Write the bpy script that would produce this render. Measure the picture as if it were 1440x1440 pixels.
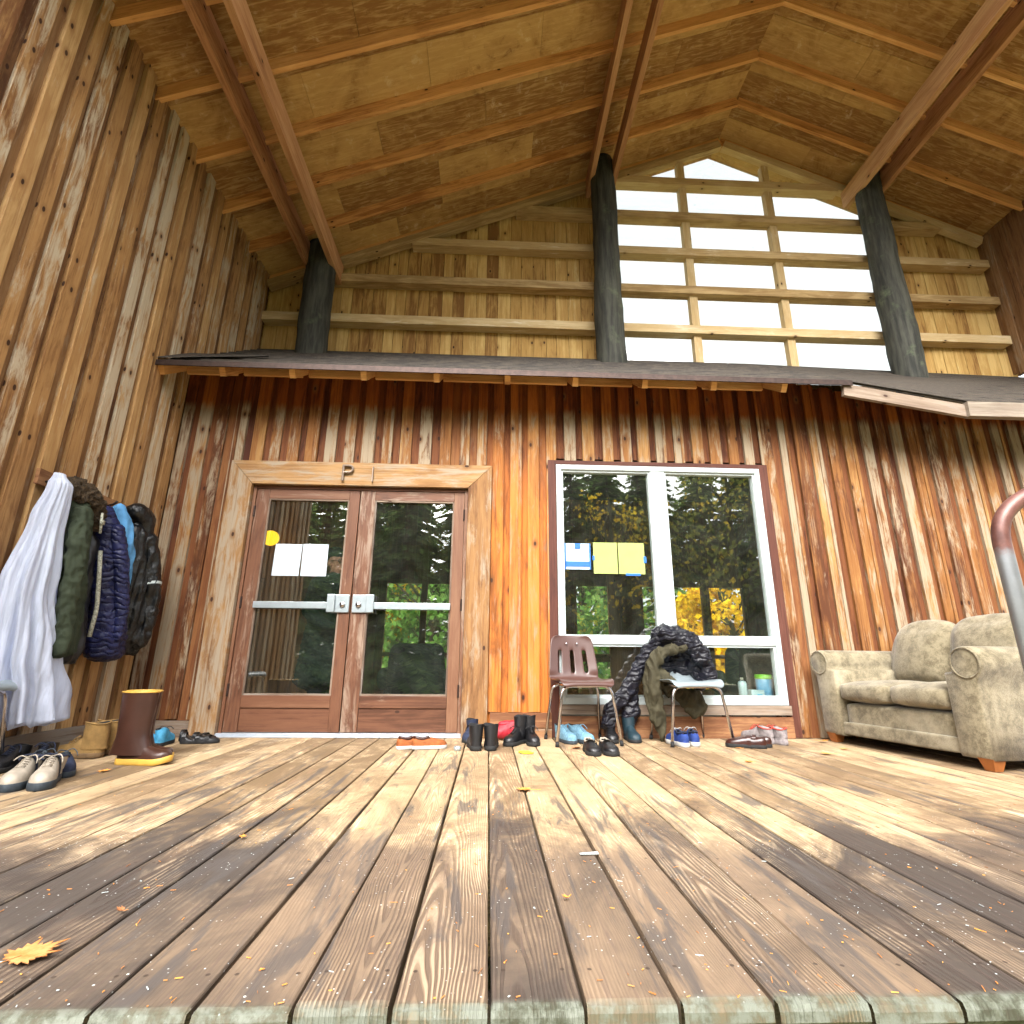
import bpy, bmesh, math, random
from mathutils import Vector, Matrix, Euler, noise
random.seed(7)
PI = math.pi
R_ = math.radians
scn = bpy.context.scene
for o in list(bpy.data.objects): bpy.data.objects.remove(o)
COL = scn.collection

# ------------------------------------------------------------------ camera, world, sun, exposure
CAM = Vector((0, 0, 0.58))
cd = bpy.data.cameras.new("camera"); cam = bpy.data.objects.new("camera", cd); COL.objects.link(cam)
cd.sensor_width = 36; cd.sensor_fit = 'HORIZONTAL'; cd.lens = 36 * 739.3 / 1440
cd.clip_start = 0.02; cd.clip_end = 500
pit, yaw, rol = R_(15.978), R_(2.343), R_(0.461)
cp, sp, cy, sy = math.cos(pit), math.sin(pit), math.cos(yaw), math.sin(yaw)
F_ = Vector((sy * cp, cy * cp, sp)); Rt = Vector((cy, -sy, 0)); U_ = Rt.cross(F_)
r_ = math.cos(rol) * Rt + math.sin(rol) * U_; u_ = -math.sin(rol) * Rt + math.cos(rol) * U_
cam.matrix_world = Matrix(((r_.x, u_.x, -F_.x, CAM.x), (r_.y, u_.y, -F_.y, CAM.y), (r_.z, u_.z, -F_.z, CAM.z), (0, 0, 0, 1)))
scn.camera = cam

SUN_EL, SUN_AZ = 44, 192      # azimuth measured clockwise from +y : bright veiled sky behind the camera
w = bpy.data.worlds.new("World"); scn.world = w; w.use_nodes = True
wn = w.node_tree; wn.nodes.clear()
sky = wn.nodes.new("ShaderNodeTexSky"); sky.sky_type = 'NISHITA'; sky.sun_disc = False
sky.sun_elevation = R_(SUN_EL); sky.sun_rotation = R_(SUN_AZ); sky.air_density = 1.0; sky.dust_density = 6.0; sky.ozone_density = 0.6
hs = wn.nodes.new("ShaderNodeHueSaturation"); hs.inputs['Saturation'].default_value = 0.14
bg = wn.nodes.new("ShaderNodeBackground"); bg.inputs['Strength'].default_value = 0.15
wo = wn.nodes.new("ShaderNodeOutputWorld")
wn.links.new(sky.outputs[0], hs.inputs['Color']); wn.links.new(hs.outputs[0], bg.inputs[0]); wn.links.new(bg.outputs[0], wo.inputs[0])
sl = bpy.data.lights.new("sun", 'SUN'); sl.energy = 0.6; sl.angle = R_(60); sl.color = (1.0, 0.93, 0.82)
so = bpy.data.objects.new("sun", sl); COL.objects.link(so)
az = R_(SUN_AZ); el = R_(SUN_EL)
sdir = Vector((math.sin(az) * math.cos(el), math.cos(az) * math.cos(el), math.sin(el)))
so.rotation_euler = sdir.to_track_quat('Z', 'Y').to_euler()
scn.view_settings.view_transform = 'Standard'; scn.view_settings.look = 'None'
scn.view_settings.exposure = 2.28; scn.view_settings.gamma = 1
scn.cycles.max_bounces = 12; scn.cycles.diffuse_bounces = 6; scn.cycles.transparent_max_bounces = 16
scn.cycles.use_denoising = True
scn.cycles.sample_clamp_indirect = 12

# ------------------------------------------------------------------ node helpers
class NT:
    def __init__(s, name):
        s.m = bpy.data.materials.new(name); s.m.use_nodes = True; s.t = s.m.node_tree; s.t.nodes.clear()
        s.out = s.n("ShaderNodeOutputMaterial")
    def n(s, typ, **kw):
        nd = s.t.nodes.new(typ)
        for k, v in kw.items(): setattr(nd, k, v)
        return nd
    def put(s, sock, v):
        if isinstance(v, bpy.types.NodeSocket): s.t.links.new(v, sock)
        elif v is not None:
            if isinstance(v, (tuple, list)) and len(v) == 3 and sock.type == 'RGBA': v = (*v, 1)
            sock.default_value = v
    def math(s, op, a, b=None, c=None, clamp=False):
        nd = s.n("ShaderNodeMath", operation=op); nd.use_clamp = clamp
        s.put(nd.inputs[0], a)
        if b is not None: s.put(nd.inputs[1], b)
        if c is not None: s.put(nd.inputs[2], c)
        return nd.outputs[0]
    def mix(s, f, a, b, blend='MIX'):
        nd = s.n("ShaderNodeMix", data_type='RGBA', blend_type=blend)
        s.put(nd.inputs[0], f); s.put(nd.inputs[6], a); s.put(nd.inputs[7], b)
        return nd.outputs[2]
    def ramp(s, f, lo, hi, a=0.0, b=1.0):
        nd = s.n("ShaderNodeMapRange", interpolation_type='SMOOTHSTEP')
        s.put(nd.inputs[0], f); nd.inputs[1].default_value = lo; nd.inputs[2].default_value = hi
        nd.inputs[3].default_value = a; nd.inputs[4].default_value = b
        return nd.outputs[0]
    def noise(s, vec, scale=1, detail=4, rough=0.55, dist=0.0):
        nd = s.n("ShaderNodeTexNoise"); s.put(nd.inputs['Vector'], vec)
        nd.inputs['Scale'].default_value = scale; nd.inputs['Detail'].default_value = detail
        nd.inputs['Roughness'].default_value = rough; nd.inputs['Distortion'].default_value = dist
        return nd.outputs['Fac']
    def comb(s, x, y, z=0.0):
        nd = s.n("ShaderNodeCombineXYZ"); s.put(nd.inputs[0], x); s.put(nd.inputs[1], y); s.put(nd.inputs[2], z)
        return nd.outputs[0]
    def sep(s, v):
        nd = s.n("ShaderNodeSeparateXYZ"); s.put(nd.inputs[0], v); return nd.outputs
    def bump(s, h, strength=0.3, dist=0.01):
        nd = s.n("ShaderNodeBump"); s.put(nd.inputs['Height'], h)
        nd.inputs['Strength'].default_value = strength; nd.inputs['Distance'].default_value = dist
        return nd.outputs[0]
    def bsdf(s, col, rough=0.7, metal=0.0, normal=None, spec=None, **kw):
        nd = s.n("ShaderNodeBsdfPrincipled"); s.put(nd.inputs['Base Color'], col)
        s.put(nd.inputs['Roughness'], rough); s.put(nd.inputs['Metallic'], metal)
        if spec is not None: s.put(nd.inputs['Specular IOR Level'], spec)
        if normal is not None: s.put(nd.inputs['Normal'], normal)
        for k, v in kw.items(): s.put(nd.inputs[k.replace('_', ' ')], v)
        s.t.links.new(nd.outputs[0], s.out.inputs[0]); return nd

def simple(name, col, rough=0.6, metal=0.0, var=0.12, nscale=14, bump=0.15, bdist=0.004, spec=None, **kw):
    col = tuple(c_ ** 1.12 * (.62 if metal < .9 else .9) for c_ in col)
    t = NT(name); g = t.n("ShaderNodeTexCoord").outputs['Object']
    n = t.noise(g, nscale, 5)
    n2 = t.noise(g, nscale * 6, 3)
    c = t.mix(t.ramp(n, .3, .7), tuple(x * (1 - var) for x in col), tuple(min(1, x * (1 + var)) for x in col))
    t.bsdf(c, rough, metal, t.bump(t.math('ADD', n, n2), bump, bdist) if bump else None, spec, **kw)
    return t.m

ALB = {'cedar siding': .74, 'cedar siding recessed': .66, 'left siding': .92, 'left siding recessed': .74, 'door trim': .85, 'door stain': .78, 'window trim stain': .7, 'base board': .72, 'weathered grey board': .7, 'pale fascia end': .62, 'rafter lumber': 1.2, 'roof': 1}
# plank wood : UV u runs along the board in metres, v across; colour attribute "rnd" differs for each board
def wood(name, dark, mid, light, grey, grey_amt=0.3, knots=0.25, grain=70, bump=0.4, rough=0.8, zline=None, contrast=1.0, knot_col=(0.03, 0.010, 0.005), streak=0.5):
    t = NT(name)
    q_ = ALB.get(name, 1.0); dark, mid, light, grey = [tuple(c_ * q_ for c_ in k_) for k_ in (dark, mid, light, grey)]
    uv = t.n("ShaderNodeUVMap"); uv.uv_map = "uv"; S = t.sep(uv.outputs[0]); u, v = S[0], S[1]
    at = t.n("ShaderNodeAttribute"); at.attribute_name = "rnd"; A = t.sep(at.outputs['Color']); ra, rb, rc = A[0], A[1], A[2]
    fine = t.noise(t.comb(t.math('MULTIPLY', u, 2.2), t.math('MULTIPLY', v, grain), rc), 1, 5, .6, .3)
    broad = t.noise(t.comb(t.math('MULTIPLY', u, 1.6), t.math('MULTIPLY', v, 9), rc), 1, 6, .68, .5)
    blot = t.noise(t.comb(t.math('MULTIPLY', u, 2.6), t.math('MULTIPLY', v, 14), t.math('MULTIPLY', rb, 9)), 1, 7, .72, .6)
    k = t.math('MULTIPLY_ADD', t.math('SUBTRACT', ra, .5), contrast * .45, t.math('MULTIPLY_ADD', broad, 1.35, t.math('MULTIPLY_ADD', fine, .5, -.42)))
    c = t.mix(t.ramp(k, .15, .5), dark, mid)
    c = t.mix(t.ramp(k, .48, .95), c, light)
    gm = t.ramp(t.math('MULTIPLY_ADD', t.math('SUBTRACT', rb, .5), .36, t.math('MULTIPLY_ADD', blot, 1.3, t.math('SUBTRACT', t.math('MULTIPLY', fine, .35), .17))), .98 - grey_amt, 1.24 - grey_amt)
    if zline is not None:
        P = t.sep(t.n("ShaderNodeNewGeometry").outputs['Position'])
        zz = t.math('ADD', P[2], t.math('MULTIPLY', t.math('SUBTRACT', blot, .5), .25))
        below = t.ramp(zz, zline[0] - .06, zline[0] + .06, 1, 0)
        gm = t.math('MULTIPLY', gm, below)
        c = t.mix(below, t.mix(1.0, c, zline[1], 'MULTIPLY'), c)  # overhang shade painted in: boards above zline are tinted darker
    if name == 'cedar siding' or name == 'cedar siding recessed':
        PX = t.sep(t.n('ShaderNodeNewGeometry').outputs['Position'])
        xm = t.math('MULTIPLY', t.ramp(PX[0], -.15, .05), t.ramp(PX[0], .45, .7, 1, 0)); zm = t.ramp(PX[2], 1.6, 2.6, 1, .25)
        om = t.math('MULTIPLY', t.math('MULTIPLY', xm, zm), t.ramp(broad, .35, .6, .25, .85))
        c = t.mix(om, c, (.50, .15, .02)); gm = t.math('MULTIPLY', gm, t.math('SUBTRACT', 1.0, t.math('MULTIPLY', om, .7)))
    c = t.mix(gm, c, grey)
    c = t.mix(t.ramp(fine, .3, .52, streak, 0), c, dark)
    # knots
    vo = t.n("ShaderNodeTexVoronoi", voronoi_dimensions='2D', feature='F1'); vo.inputs['Scale'].default_value = 6.5
    t.put(vo.inputs['Vector'], t.comb(t.math('MULTIPLY', u, .55), v, 0))
    kc = t.sep(vo.outputs['Color'])[0]
    d = t.math('ADD', vo.outputs['Distance'], t.math('MULTIPLY', t.math('SUBTRACT', blot, .5), .05))
    on = t.ramp(kc, 1 - knots - .001, 1 - knots)
    halo = t.math('MULTIPLY', t.ramp(d, .07, .24, .75, 0), on)
    core = t.math('MULTIPLY', t.ramp(d, .05, .085, .95, 0), on)
    c = t.mix(halo, c, t.mix(.5, dark, mid)); c = t.mix(core, c, knot_col)
    h = t.math('ADD', t.math('MULTIPLY', fine, .8), t.math('MULTIPLY', broad, .6))
    t.bsdf(c, rough, 0, t.bump(h, bump, .004), .3)
    return t.m

M = {}
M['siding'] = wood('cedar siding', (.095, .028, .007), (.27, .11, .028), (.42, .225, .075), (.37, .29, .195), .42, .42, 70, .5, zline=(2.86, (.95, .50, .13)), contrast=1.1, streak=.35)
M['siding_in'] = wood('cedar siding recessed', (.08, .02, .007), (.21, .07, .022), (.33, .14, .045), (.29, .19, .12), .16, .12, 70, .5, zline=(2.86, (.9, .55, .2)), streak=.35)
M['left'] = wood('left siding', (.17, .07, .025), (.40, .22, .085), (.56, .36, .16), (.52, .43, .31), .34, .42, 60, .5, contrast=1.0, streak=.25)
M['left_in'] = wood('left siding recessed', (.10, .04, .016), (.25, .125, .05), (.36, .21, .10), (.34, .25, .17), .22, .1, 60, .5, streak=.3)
M['gable'] = wood('gable sheathing', (.22, .105, .03), (.46, .275, .085), (.64, .44, .17), (.6, .48, .24), .12, .4, 60, .25, contrast=1.3, streak=.2)
M['girt'] = wood('girt lumber', (.30, .19, .08), (.50, .35, .17), (.64, .50, .29), (.75, .66, .5), .1, .18, 80, .25, streak=.15)
M['rafter'] = wood('rafter lumber', (.28, .11, .03), (.52, .26, .085), (.66, .38, .15), (.6, .42, .25), .02, .15, 80, .25, streak=.2)
M['beam'] = wood('beam lumber', (.22, .09, .035), (.44, .22, .10), (.60, .36, .18), (.5, .4, .3), .06, .15, 60, .3, streak=.3)
M['trim'] = wood('door trim', (.12, .05, .018), (.28, .145, .055), (.40, .235, .10), (.34, .27, .19), .30, .16, 60, .4, streak=.35)
M['base'] = wood('base board', (.20, .08, .035), (.40, .20, .09), (.55, .32, .17), (.46, .38, .3), .28, .1, 60, .4)
M['door'] = wood('door stain', (.08, .03, .014), (.165, .068, .034), (.24, .12, .065), (.31, .22, .16), .22, .02, 60, .2, .55, streak=.2)
M['brown_trim'] = wood('window trim stain', (.06, .016, .010), (.11, .034, .02), (.16, .06, .04), (.3, .2, .16), .05, .03, 60, .2, .7)
M['weathered'] = wood('weathered grey board', (.12, .08, .055), (.25, .18, .13), (.36, .28, .21), (.30, .26, .22), .3, .06, 60, .5)
M['fascia2'] = wood('pale fascia end', (.13, .095, .065), (.27, .21, .16), (.38, .32, .25), (.30, .31, .26), .3, .02, 60, .5)

def plywood():
    t = NT('roof sheathing'); uv = t.n("ShaderNodeUVMap"); uv.uv_map = "uv"
    at = t.n("ShaderNodeAttribute"); at.attribute_name = "rnd"; A = t.sep(at.outputs['Color'])
    g = t.n("ShaderNodeNewGeometry").outputs['Position']
    S = t.sep(uv.outputs[0])
    gr = t.noise(t.comb(t.math('MULTIPLY', S[0], 5), t.math('MULTIPLY', S[1], 38), A[2]), 1, 5, .6, .7)
    blot = t.noise(g, 2.6, 6, .7, .8); b2 = t.noise(g, 9, 5, .65, .4)
    f = t.math('ADD', t.math('MULTIPLY', blot, .8), t.math('MULTIPLY', t.math('SUBTRACT', A[0], .5), .35))
    c = t.mix(t.ramp(f, .25, .62), (.25, .12, .035), (.50, .30, .105))
    c = t.mix(t.ramp(gr, .42, .70, 0, .45), c, (.66, .44, .18))
    c = t.mix(t.math('MULTIPLY', t.ramp(b2, .56, .72, 0, .6), t.ramp(blot, .45, .6)), c, (.66, .50, .29))
    c = t.mix(t.math('MULTIPLY', t.ramp(b2, .30, .44, .6, 0), t.ramp(blot, .40, .55, 1, 0)), c, (.15, .06, .022))
    t.bsdf(c, .85, 0, t.bump(gr, .3, .003), .2)
    return t.m
M['ply'] = plywood()

def deckmat():
    t = NT('deck planks'); uv = t.n("ShaderNodeUVMap"); uv.uv_map = "uv"; S = t.sep(uv.outputs[0]); u, v = S[0], S[1]
    at = t.n("ShaderNodeAttribute"); at.attribute_name = "rnd"; A = t.sep(at.outputs['Color'])
    G = t.n("ShaderNodeNewGeometry"); P = t.sep(G.outputs['Position']); x, y, z = P
    warp = t.noise(t.comb(t.math('MULTIPLY', u, 1.3), t.math('MULTIPLY', v, 7), A[2]), 1, 3, .5)
    uu = t.math('MULTIPLY', u, .035); vv = t.math('ADD', v, t.math('MULTIPLY', t.math('SUBTRACT', warp, .5), .08))
    rr = t.math('SQRT', t.math('ADD', t.math('MULTIPLY', uu, uu), t.math('MULTIPLY', vv, vv)))
    ring = t.math('SINE', t.math('MULTIPLY', rr, t.math('MULTIPLY_ADD', A[0], 500, 560)))
    ring = t.math('MULTIPLY_ADD', ring, .5, .5)
    fine = t.noise(t.comb(t.math('MULTIPLY', u, 4), t.math('MULTIPLY', v, 130), A[2]), 1, 4, .6)
    blot = t.noise(t.comb(x, t.math('MULTIPLY', y, .55), t.math('MULTIPLY', A[1], .5)), 3.2, 7, .72, .5)
    wide = t.noise(G.outputs['Position'], .9, 4, .6, .4)
    # rain-wetted, dirty front of the deck against the dry bleached back
    wet = t.ramp(t.math('ADD', y, t.math('MULTIPLY_ADD', t.math('SUBTRACT', blot, .5), 1.9, t.math('MULTIPLY', t.math('SUBTRACT', A[1], .5), .22))), 1.85, 2.5, 1, 0)
    dryc = t.mix(t.ramp(t.math('ADD', blot, t.math('MULTIPLY', t.math('SUBTRACT', A[0], .5), .25)), .3, .68), (.15, .098, .05), (.43, .31, .175))
    dryc = t.mix(t.ramp(t.math('MULTIPLY', blot, fine), .30, .42, 0, .8), dryc, (.72, .58, .38))
    wetc = t.mix(t.ramp(t.math('ADD', t.math('MULTIPLY_ADD', wide, .6, t.math('MULTIPLY', blot, .4)), t.math('MULTIPLY', t.math('SUBTRACT', A[0], .5), .14)), .39, .59), (.058, .046, .038), (.205, .142, .092))
    c = t.mix(wet, dryc, wetc)
    showr = t.ramp(t.math('FRACT', A[2]), .2, .7, .25, 1)      # some planks carry a strong raised grain
    gl = t.math('MULTIPLY', t.ramp(ring, .45, .8), t.math('MULTIPLY', showr, t.ramp(fine, .3, .6, .35, 1)))
    c = t.mix(t.math('MULTIPLY', gl, .60), c, t.mix(wet, (.22, .13, .075), (.045, .03, .024)))
    c = t.mix(t.math('MULTIPLY', t.math('MULTIPLY', t.ramp(ring, .35, .1), showr), t.ramp(blot, .48, .66, 0, .6)), c, t.mix(wet, (.62, .49, .32), (.44, .34, .23)))
    c = t.mix(t.ramp(fine, .32, .45, .55, 0), c, t.mix(wet, (.24, .15, .09), (.09, .06, .05)))
    # black rot patches and streaks
    st = t.noise(t.comb(t.math('MULTIPLY', u, 1.6), t.math('MULTIPLY', v, 13), A[1]), 1, 5, .65, .8)
    c = t.mix(t.math('MULTIPLY', t.ramp(st, .53, .66, 0, .8), t.ramp(y, 3.0, 4.4, 1, .45)), c, (.07, .06, .055))
    # white lichen specks
    for sc_, th, cc in ((75, .10, (.72, .74, .72)), (38, .055, (.60, .72, .74)), (28, .05, (.85, .85, .78))):
        vo = t.n("ShaderNodeTexVoronoi"); vo.inputs['Scale'].default_value = sc_; t.put(vo.inputs['Vector'], G.outputs['Position'])
        sel = t.ramp(t.sep(vo.outputs['Color'])[1], .70, .71)
        sp_ = t.math('MULTIPLY', t.math('MULTIPLY', t.ramp(vo.outputs['Distance'], th, th * 1.7, .9, 0), sel), t.math('MULTIPLY', t.ramp(y, 1.9, 2.7, 1, 0), t.ramp(t.noise(G.outputs['Position'], 3.2, 3), .42, .6)))
        c = t.mix(sp_, c, cc)
    # moss and algae on the plank ends
    mo = t.noise(G.outputs['Position'], 22, 5, .7); 
    edge = t.math('MULTIPLY', t.ramp(y, 1.13, 1.155, 1, 0), t.ramp(mo, .3, .6, .35, 1))
    c = t.mix(edge, c, t.mix(t.ramp(mo, .38, .6), (.04, .052, .025), (.14, .15, .12)))
    yj = t.math('SUBTRACT', t.math('FRACT', t.math('DIVIDE', t.math('SUBTRACT', y, 1.2425 - .3), .6)), .5)
    xj = t.math('SUBTRACT', t.math('ABSOLUTE', t.math('SUBTRACT', t.math('FRACT', t.math('DIVIDE', t.math('SUBTRACT', x, .013), .1712)), .5)), .34)
    dn = t.math('SQRT', t.math('ADD', t.math('POWER', t.math('MULTIPLY', yj, .6), 2), t.math('POWER', t.math('MULTIPLY', xj, .1712), 2)))
    c = t.mix(t.ramp(dn, .0035, .0055, .85, 0), c, (.035, .022, .016))
    h = t.math('ADD', t.math('MULTIPLY', fine, .5), t.math('MULTIPLY', gl, -.9))
    rough = t.math('MULTIPLY_ADD', wet, -.12, .78)
    t.bsdf(c, rough, 0, t.bump(t.math('ADD', h, t.math('MULTIPLY', blot, .6)), .7, .004), .35)
    return t.m
M['deck'] = deckmat()

def log_mat():
    t = NT('weathered post'); g = t.n("ShaderNodeTexCoord").outputs['Object']; S = t.sep(g)
    n = t.noise(t.comb(t.math('MULTIPLY', S[0], 20), t.math('MULTIPLY', S[1], 20), t.math('MULTIPLY', S[2], 2.2)), 1, 5, .6)
    b = t.noise(g, 3, 5, .7)
    c = t.mix(t.ramp(n, .3, .7), (.014, .015, .012), (.062, .062, .048)); c = t.mix(t.ramp(b, .55, .75, 0, .6), c, (.12, .15, .08))
    t.bsdf(c, .85, 0, t.bump(n, .6, .01)); return t.m
M['log'] = log_mat()

def shingle():
    t = NT('roof shingles'); uv = t.n("ShaderNodeUVMap"); uv.uv_map = "uv"; S = t.sep(uv.outputs[0])
    row = t.math('FRACT', t.math('MULTIPLY', S[1], 7.5)); n = t.noise(t.comb(t.math('MULTIPLY', S[0], 6), t.math('MULTIPLY', S[1], 60), 0), 1, 5, .7)
    c = t.mix(t.ramp(n, .3, .7), (.014, .010, .007), (.060, .046, .032)); c = t.mix(t.ramp(n, .68, .78, 0, .5), c, (.2, .17, .14))
    c = t.mix(t.ramp(row, .0, .12, .8, 0), c, (.02, .018, .015))
    t.bsdf(c, .75, 0, t.bump(t.math('ADD', t.math('MULTIPLY', row, .8), n), .8, .01)); return t.m
M['shingle'] = shingle()

M['vinyl'] = simple('white vinyl', (.72, .80, .80), .35, 0, .04, 5, .05)
M['alu'] = simple('brushed aluminium', (.62, .70, .74), .35, .6, .06, 20, .1)
M['sill_alu'] = simple('pale threshold', (.62, .68, .76), .4, .3, .1, 12, .1)
M['chrome'] = simple('worn chrome', (.62, .60, .62), .18, 1.0, .12, 30, .1)
M['dark_metal'] = simple('dark hinge metal', (.08, .05, .04), .5, .6, .3, 30)
M['black_in'] = simple('shoe lining', (.02, .02, .022), .95, 0, .2, 40)
M['interior'] = wood('interior panelling', (.12, .055, .02), (.27, .13, .05), (.38, .21, .09), (.3, .2, .1), .05, .1, 60, .2, .6)
M['interior_dark'] = simple('dim interior surface', (.16, .13, .09), .8, 0, .2, 3)

def glass():
    t = NT('window glass'); G = t.n("ShaderNodeNewGeometry")
    dt = t.n("ShaderNodeVectorMath", operation='DOT_PRODUCT'); t.put(dt.inputs[0], G.outputs['Normal']); t.put(dt.inputs[1], G.outputs['Incoming'])
    k = t.math('POWER', t.math('SUBTRACT', 1.0, t.math('ABSOLUTE', dt.outputs['Value'])), 5)
    f = t.math('MULTIPLY_ADD', k, .87, .13)
    gl = t.n("ShaderNodeBsdfGlossy"); gl.inputs['Roughness'].default_value = 0.0; gl.inputs['Color'].default_value = (1, 1, 1, 1)
    g = t.n("ShaderNodeTexCoord").outputs['Object']; n = t.noise(g, 1.4, 3)
    bp = t.bump(n, .05, .01); t.t.links.new(bp, gl.inputs['Normal'])
    tr = t.n("ShaderNodeBsdfTransparent"); tr.inputs['Color'].default_value = (.95, .975, .95, 1)
    mx = t.n("ShaderNodeMixShader"); t.t.links.new(f, mx.inputs[0]); t.t.links.new(tr.outputs[0], mx.inputs[1]); t.t.links.new(gl.outputs[0], mx.inputs[2])
    du = t.n("ShaderNodeBsdfDiffuse"); du.inputs[0].default_value = (.62, .66, .55, 1); tl = t.n("ShaderNodeBsdfTranslucent"); tl.inputs[0].default_value = (.6, .66, .5, 1)
    m3 = t.n("ShaderNodeMixShader"); m3.inputs[0].default_value = .4; t.t.links.new(du.outputs[0], m3.inputs[1]); t.t.links.new(tl.outputs[0], m3.inputs[2])
    P = G.outputs['Position']; sm = t.noise(P, 3.0, 6, .7, 1.0)
    m4 = t.n("ShaderNodeMixShader"); t.t.links.new(t.ramp(sm, .3, .75, .005, .022), m4.inputs[0]); t.t.links.new(mx.outputs[0], m4.inputs[1]); t.t.links.new(m3.outputs[0], m4.inputs[2])
    t.t.links.new(m4.outputs[0], t.out.inputs[0]); return t.m
M['glass'] = glass()

# ------------------------------------------------------------------ mesh helpers
class MB:
    """collects boards, boxes, tubes and lofts into one mesh with UV (metres) and a random colour per piece"""
    def __init__(s): s.v = []; s.f = []; s.uv = []; s.c = []; s.mi = []
    def rnd(s): return (random.random(), random.random(), random.random() * 8)
    def face(s, idx, uvs, c, mi=0): s.f.append(idx); s.uv.append(uvs); s.c.append(c); s.mi.append(mi)
    def box(s, lo, hi, mat=None, mi=0, col=None, jit=0.0, grain=None):
        lo = Vector(lo); hi = Vector(hi); c = col or s.rnd(); b = len(s.v); d = hi - lo
        ax = grain if grain is not None else max(range(3), key=lambda i: d[i])
        ot = [i for i in range(3) if i != ax]
        uo = random.uniform(-2.2, 2.2) if col is None else 0; vo = random.uniform(-.06, .06) + random.random() * (0 if ax is None else 0)
        P = []
        for i in range(8):
            p = Vector((hi.x if i & 1 else lo.x, hi.y if i & 2 else lo.y, hi.z if i & 4 else lo.z))
            P.append(p)
            q = p.copy()
            if jit: q += Vector([random.uniform(-jit, jit) for _ in range(3)])
            s.v.append(tuple(mat @ q) if mat else tuple(q))
        ctr = (lo + hi) / 2
        vofs = random.random() * 5
        for fc in ((0, 2, 3, 1), (4, 5, 7, 6), (0, 1, 5, 4), (2, 6, 7, 3), (0, 4, 6, 2), (1, 3, 7, 5)):
            n = (P[fc[1]] - P[fc[0]]).cross(P[fc[2]] - P[fc[1]]); k = max(range(3), key=lambda i: abs(n[i]))
            if k == ax: uvs = [((P[i][ot[0]] - ctr[ot[0]]) * .3 + uo, P[i][ot[1]] - ctr[ot[1]] + vo + vofs * 0) for i in fc]
            else:
                o2 = [i for i in range(3) if i != ax and i != k][0]
                uvs = [(P[i][ax] - ctr[ax] + uo, P[i][o2] - ctr[o2] + vo) for i in fc]
            s.face([b + i for i in fc], uvs, c, mi)
    def bar(s, a, b, w, h, up=(0, 0, 1), mi=0, col=None, jit=0):
        a = Vector(a); b = Vector(b); d = b - a; L = d.length; x = d.normalized(); y = Vector(up).cross(x).normalized(); z = x.cross(y)
        m = Matrix(((x.x, y.x, z.x, a.x), (x.y, y.y, z.y, a.y), (x.z, y.z, z.z, a.z), (0, 0, 0, 1)))
        s.box((0, -w / 2, -h / 2), (L, w / 2, h / 2), m, mi, col, jit, 0)
    def loft(s, rings, mi=0, closed=True, cap0=True, cap1=True, col=None):
        c = col or s.rnd(); b = len(s.v); n = len(rings[0])
        for r in rings: s.v += [tuple(p) for p in r]
        L = 0
        for i in range(len(rings) - 1):
            L2 = L + (Vector(rings[i + 1][0]) - Vector(rings[i][0])).length
            for j in range(n if closed else n - 1):
                k = (j + 1) % n
                s.face([b + i * n + j, b + i * n + k, b + (i + 1) * n + k, b + (i + 1) * n + j], [(L, j / n), (L, (j + 1) / n), (L2, (j + 1) / n), (L2, j / n)], c, mi)
            L = L2
        if cap0: s.face([b + j for j in range(n)][::-1], [(0, j / n) for j in range(n)], c, mi)
        if cap1: s.face([b + (len(rings) - 1) * n + j for j in range(n)], [(L, j / n) for j in range(n)], c, mi)
    def tube(s, pts, r, n=10, fil=0.0, mi=0, cap=True):
        pts = [Vector(p) for p in pts]
        if fil:
            q = [pts[0]]
            for i in range(1, len(pts) - 1):
                a = (pts[i - 1] - pts[i]); b = (pts[i + 1] - pts[i]); f = min(fil, a.length * .48, b.length * .48)
                p0 = pts[i] + a.normalized() * f; p2 = pts[i] + b.normalized() * f
                for k in range(7):
                    t = k / 6; q.append((1 - t) ** 2 * p0 + 2 * t * (1 - t) * pts[i] + t * t * p2)
            q.append(pts[-1]); pts = q
        rings = []; prev = None
        for i, p in enumerate(pts):
            d = (pts[min(i + 1, len(pts) - 1)] - pts[max(i - 1, 0)]).normalized()
            if prev is None:
                prev = d.orthogonal().normalized()
            prev = (prev - d * prev.dot(d)).normalized(); y = d.cross(prev)
            rr = r[i] if isinstance(r, (list, tuple)) else r
            rings.append([p + prev * math.cos(2 * PI * j / n) * rr + y * math.sin(2 * PI * j / n) * rr for j in range(n)])
        s.loft(rings, mi, True, cap, cap)
    def quad(s, pts, uvs=None, mi=0, col=None):
        b = len(s.v); s.v += [tuple(p) for p in pts]
        s.face(list(range(b, b + len(pts))), uvs or [(0, 0)] * len(pts), col or s.rnd(), mi)
    def build(s, name, mats, parent=None, smooth=False, bevel=0, sub=0):
        me = bpy.data.meshes.new(name); me.from_pydata(s.v, [], s.f)
        uvl = me.uv_layers.new(name="uv"); at = me.color_attributes.new("rnd", 'FLOAT_COLOR', 'CORNER')
        fu = []; fc = []
        for f, uv, c in zip(s.f, s.uv, s.c):
            for k in range(len(f)): fu += uv[k]; fc += (c[0], c[1], c[2], 1)
        me.uv_layers["uv"].data.foreach_set("uv", fu); me.color_attributes["rnd"].data.foreach_set("color", fc)
        for m in (mats if isinstance(mats, (list, tuple)) else [mats]): me.materials.append(m)
        me.polygons.foreach_set("material_index", s.mi)
        if smooth: me.polygons.foreach_set("use_smooth", [True] * len(s.f))
        me.update()
        o = bpy.data.objects.new(name, me); COL.objects.link(o)
        if bevel:
            b = o.modifiers.new("b", 'BEVEL'); b.width = bevel; b.segments = 2; b.limit_method = 'ANGLE'
        if sub:
            b = o.modifiers.new("s", 'SUBSURF'); b.levels = sub; b.render_levels = sub
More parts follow.
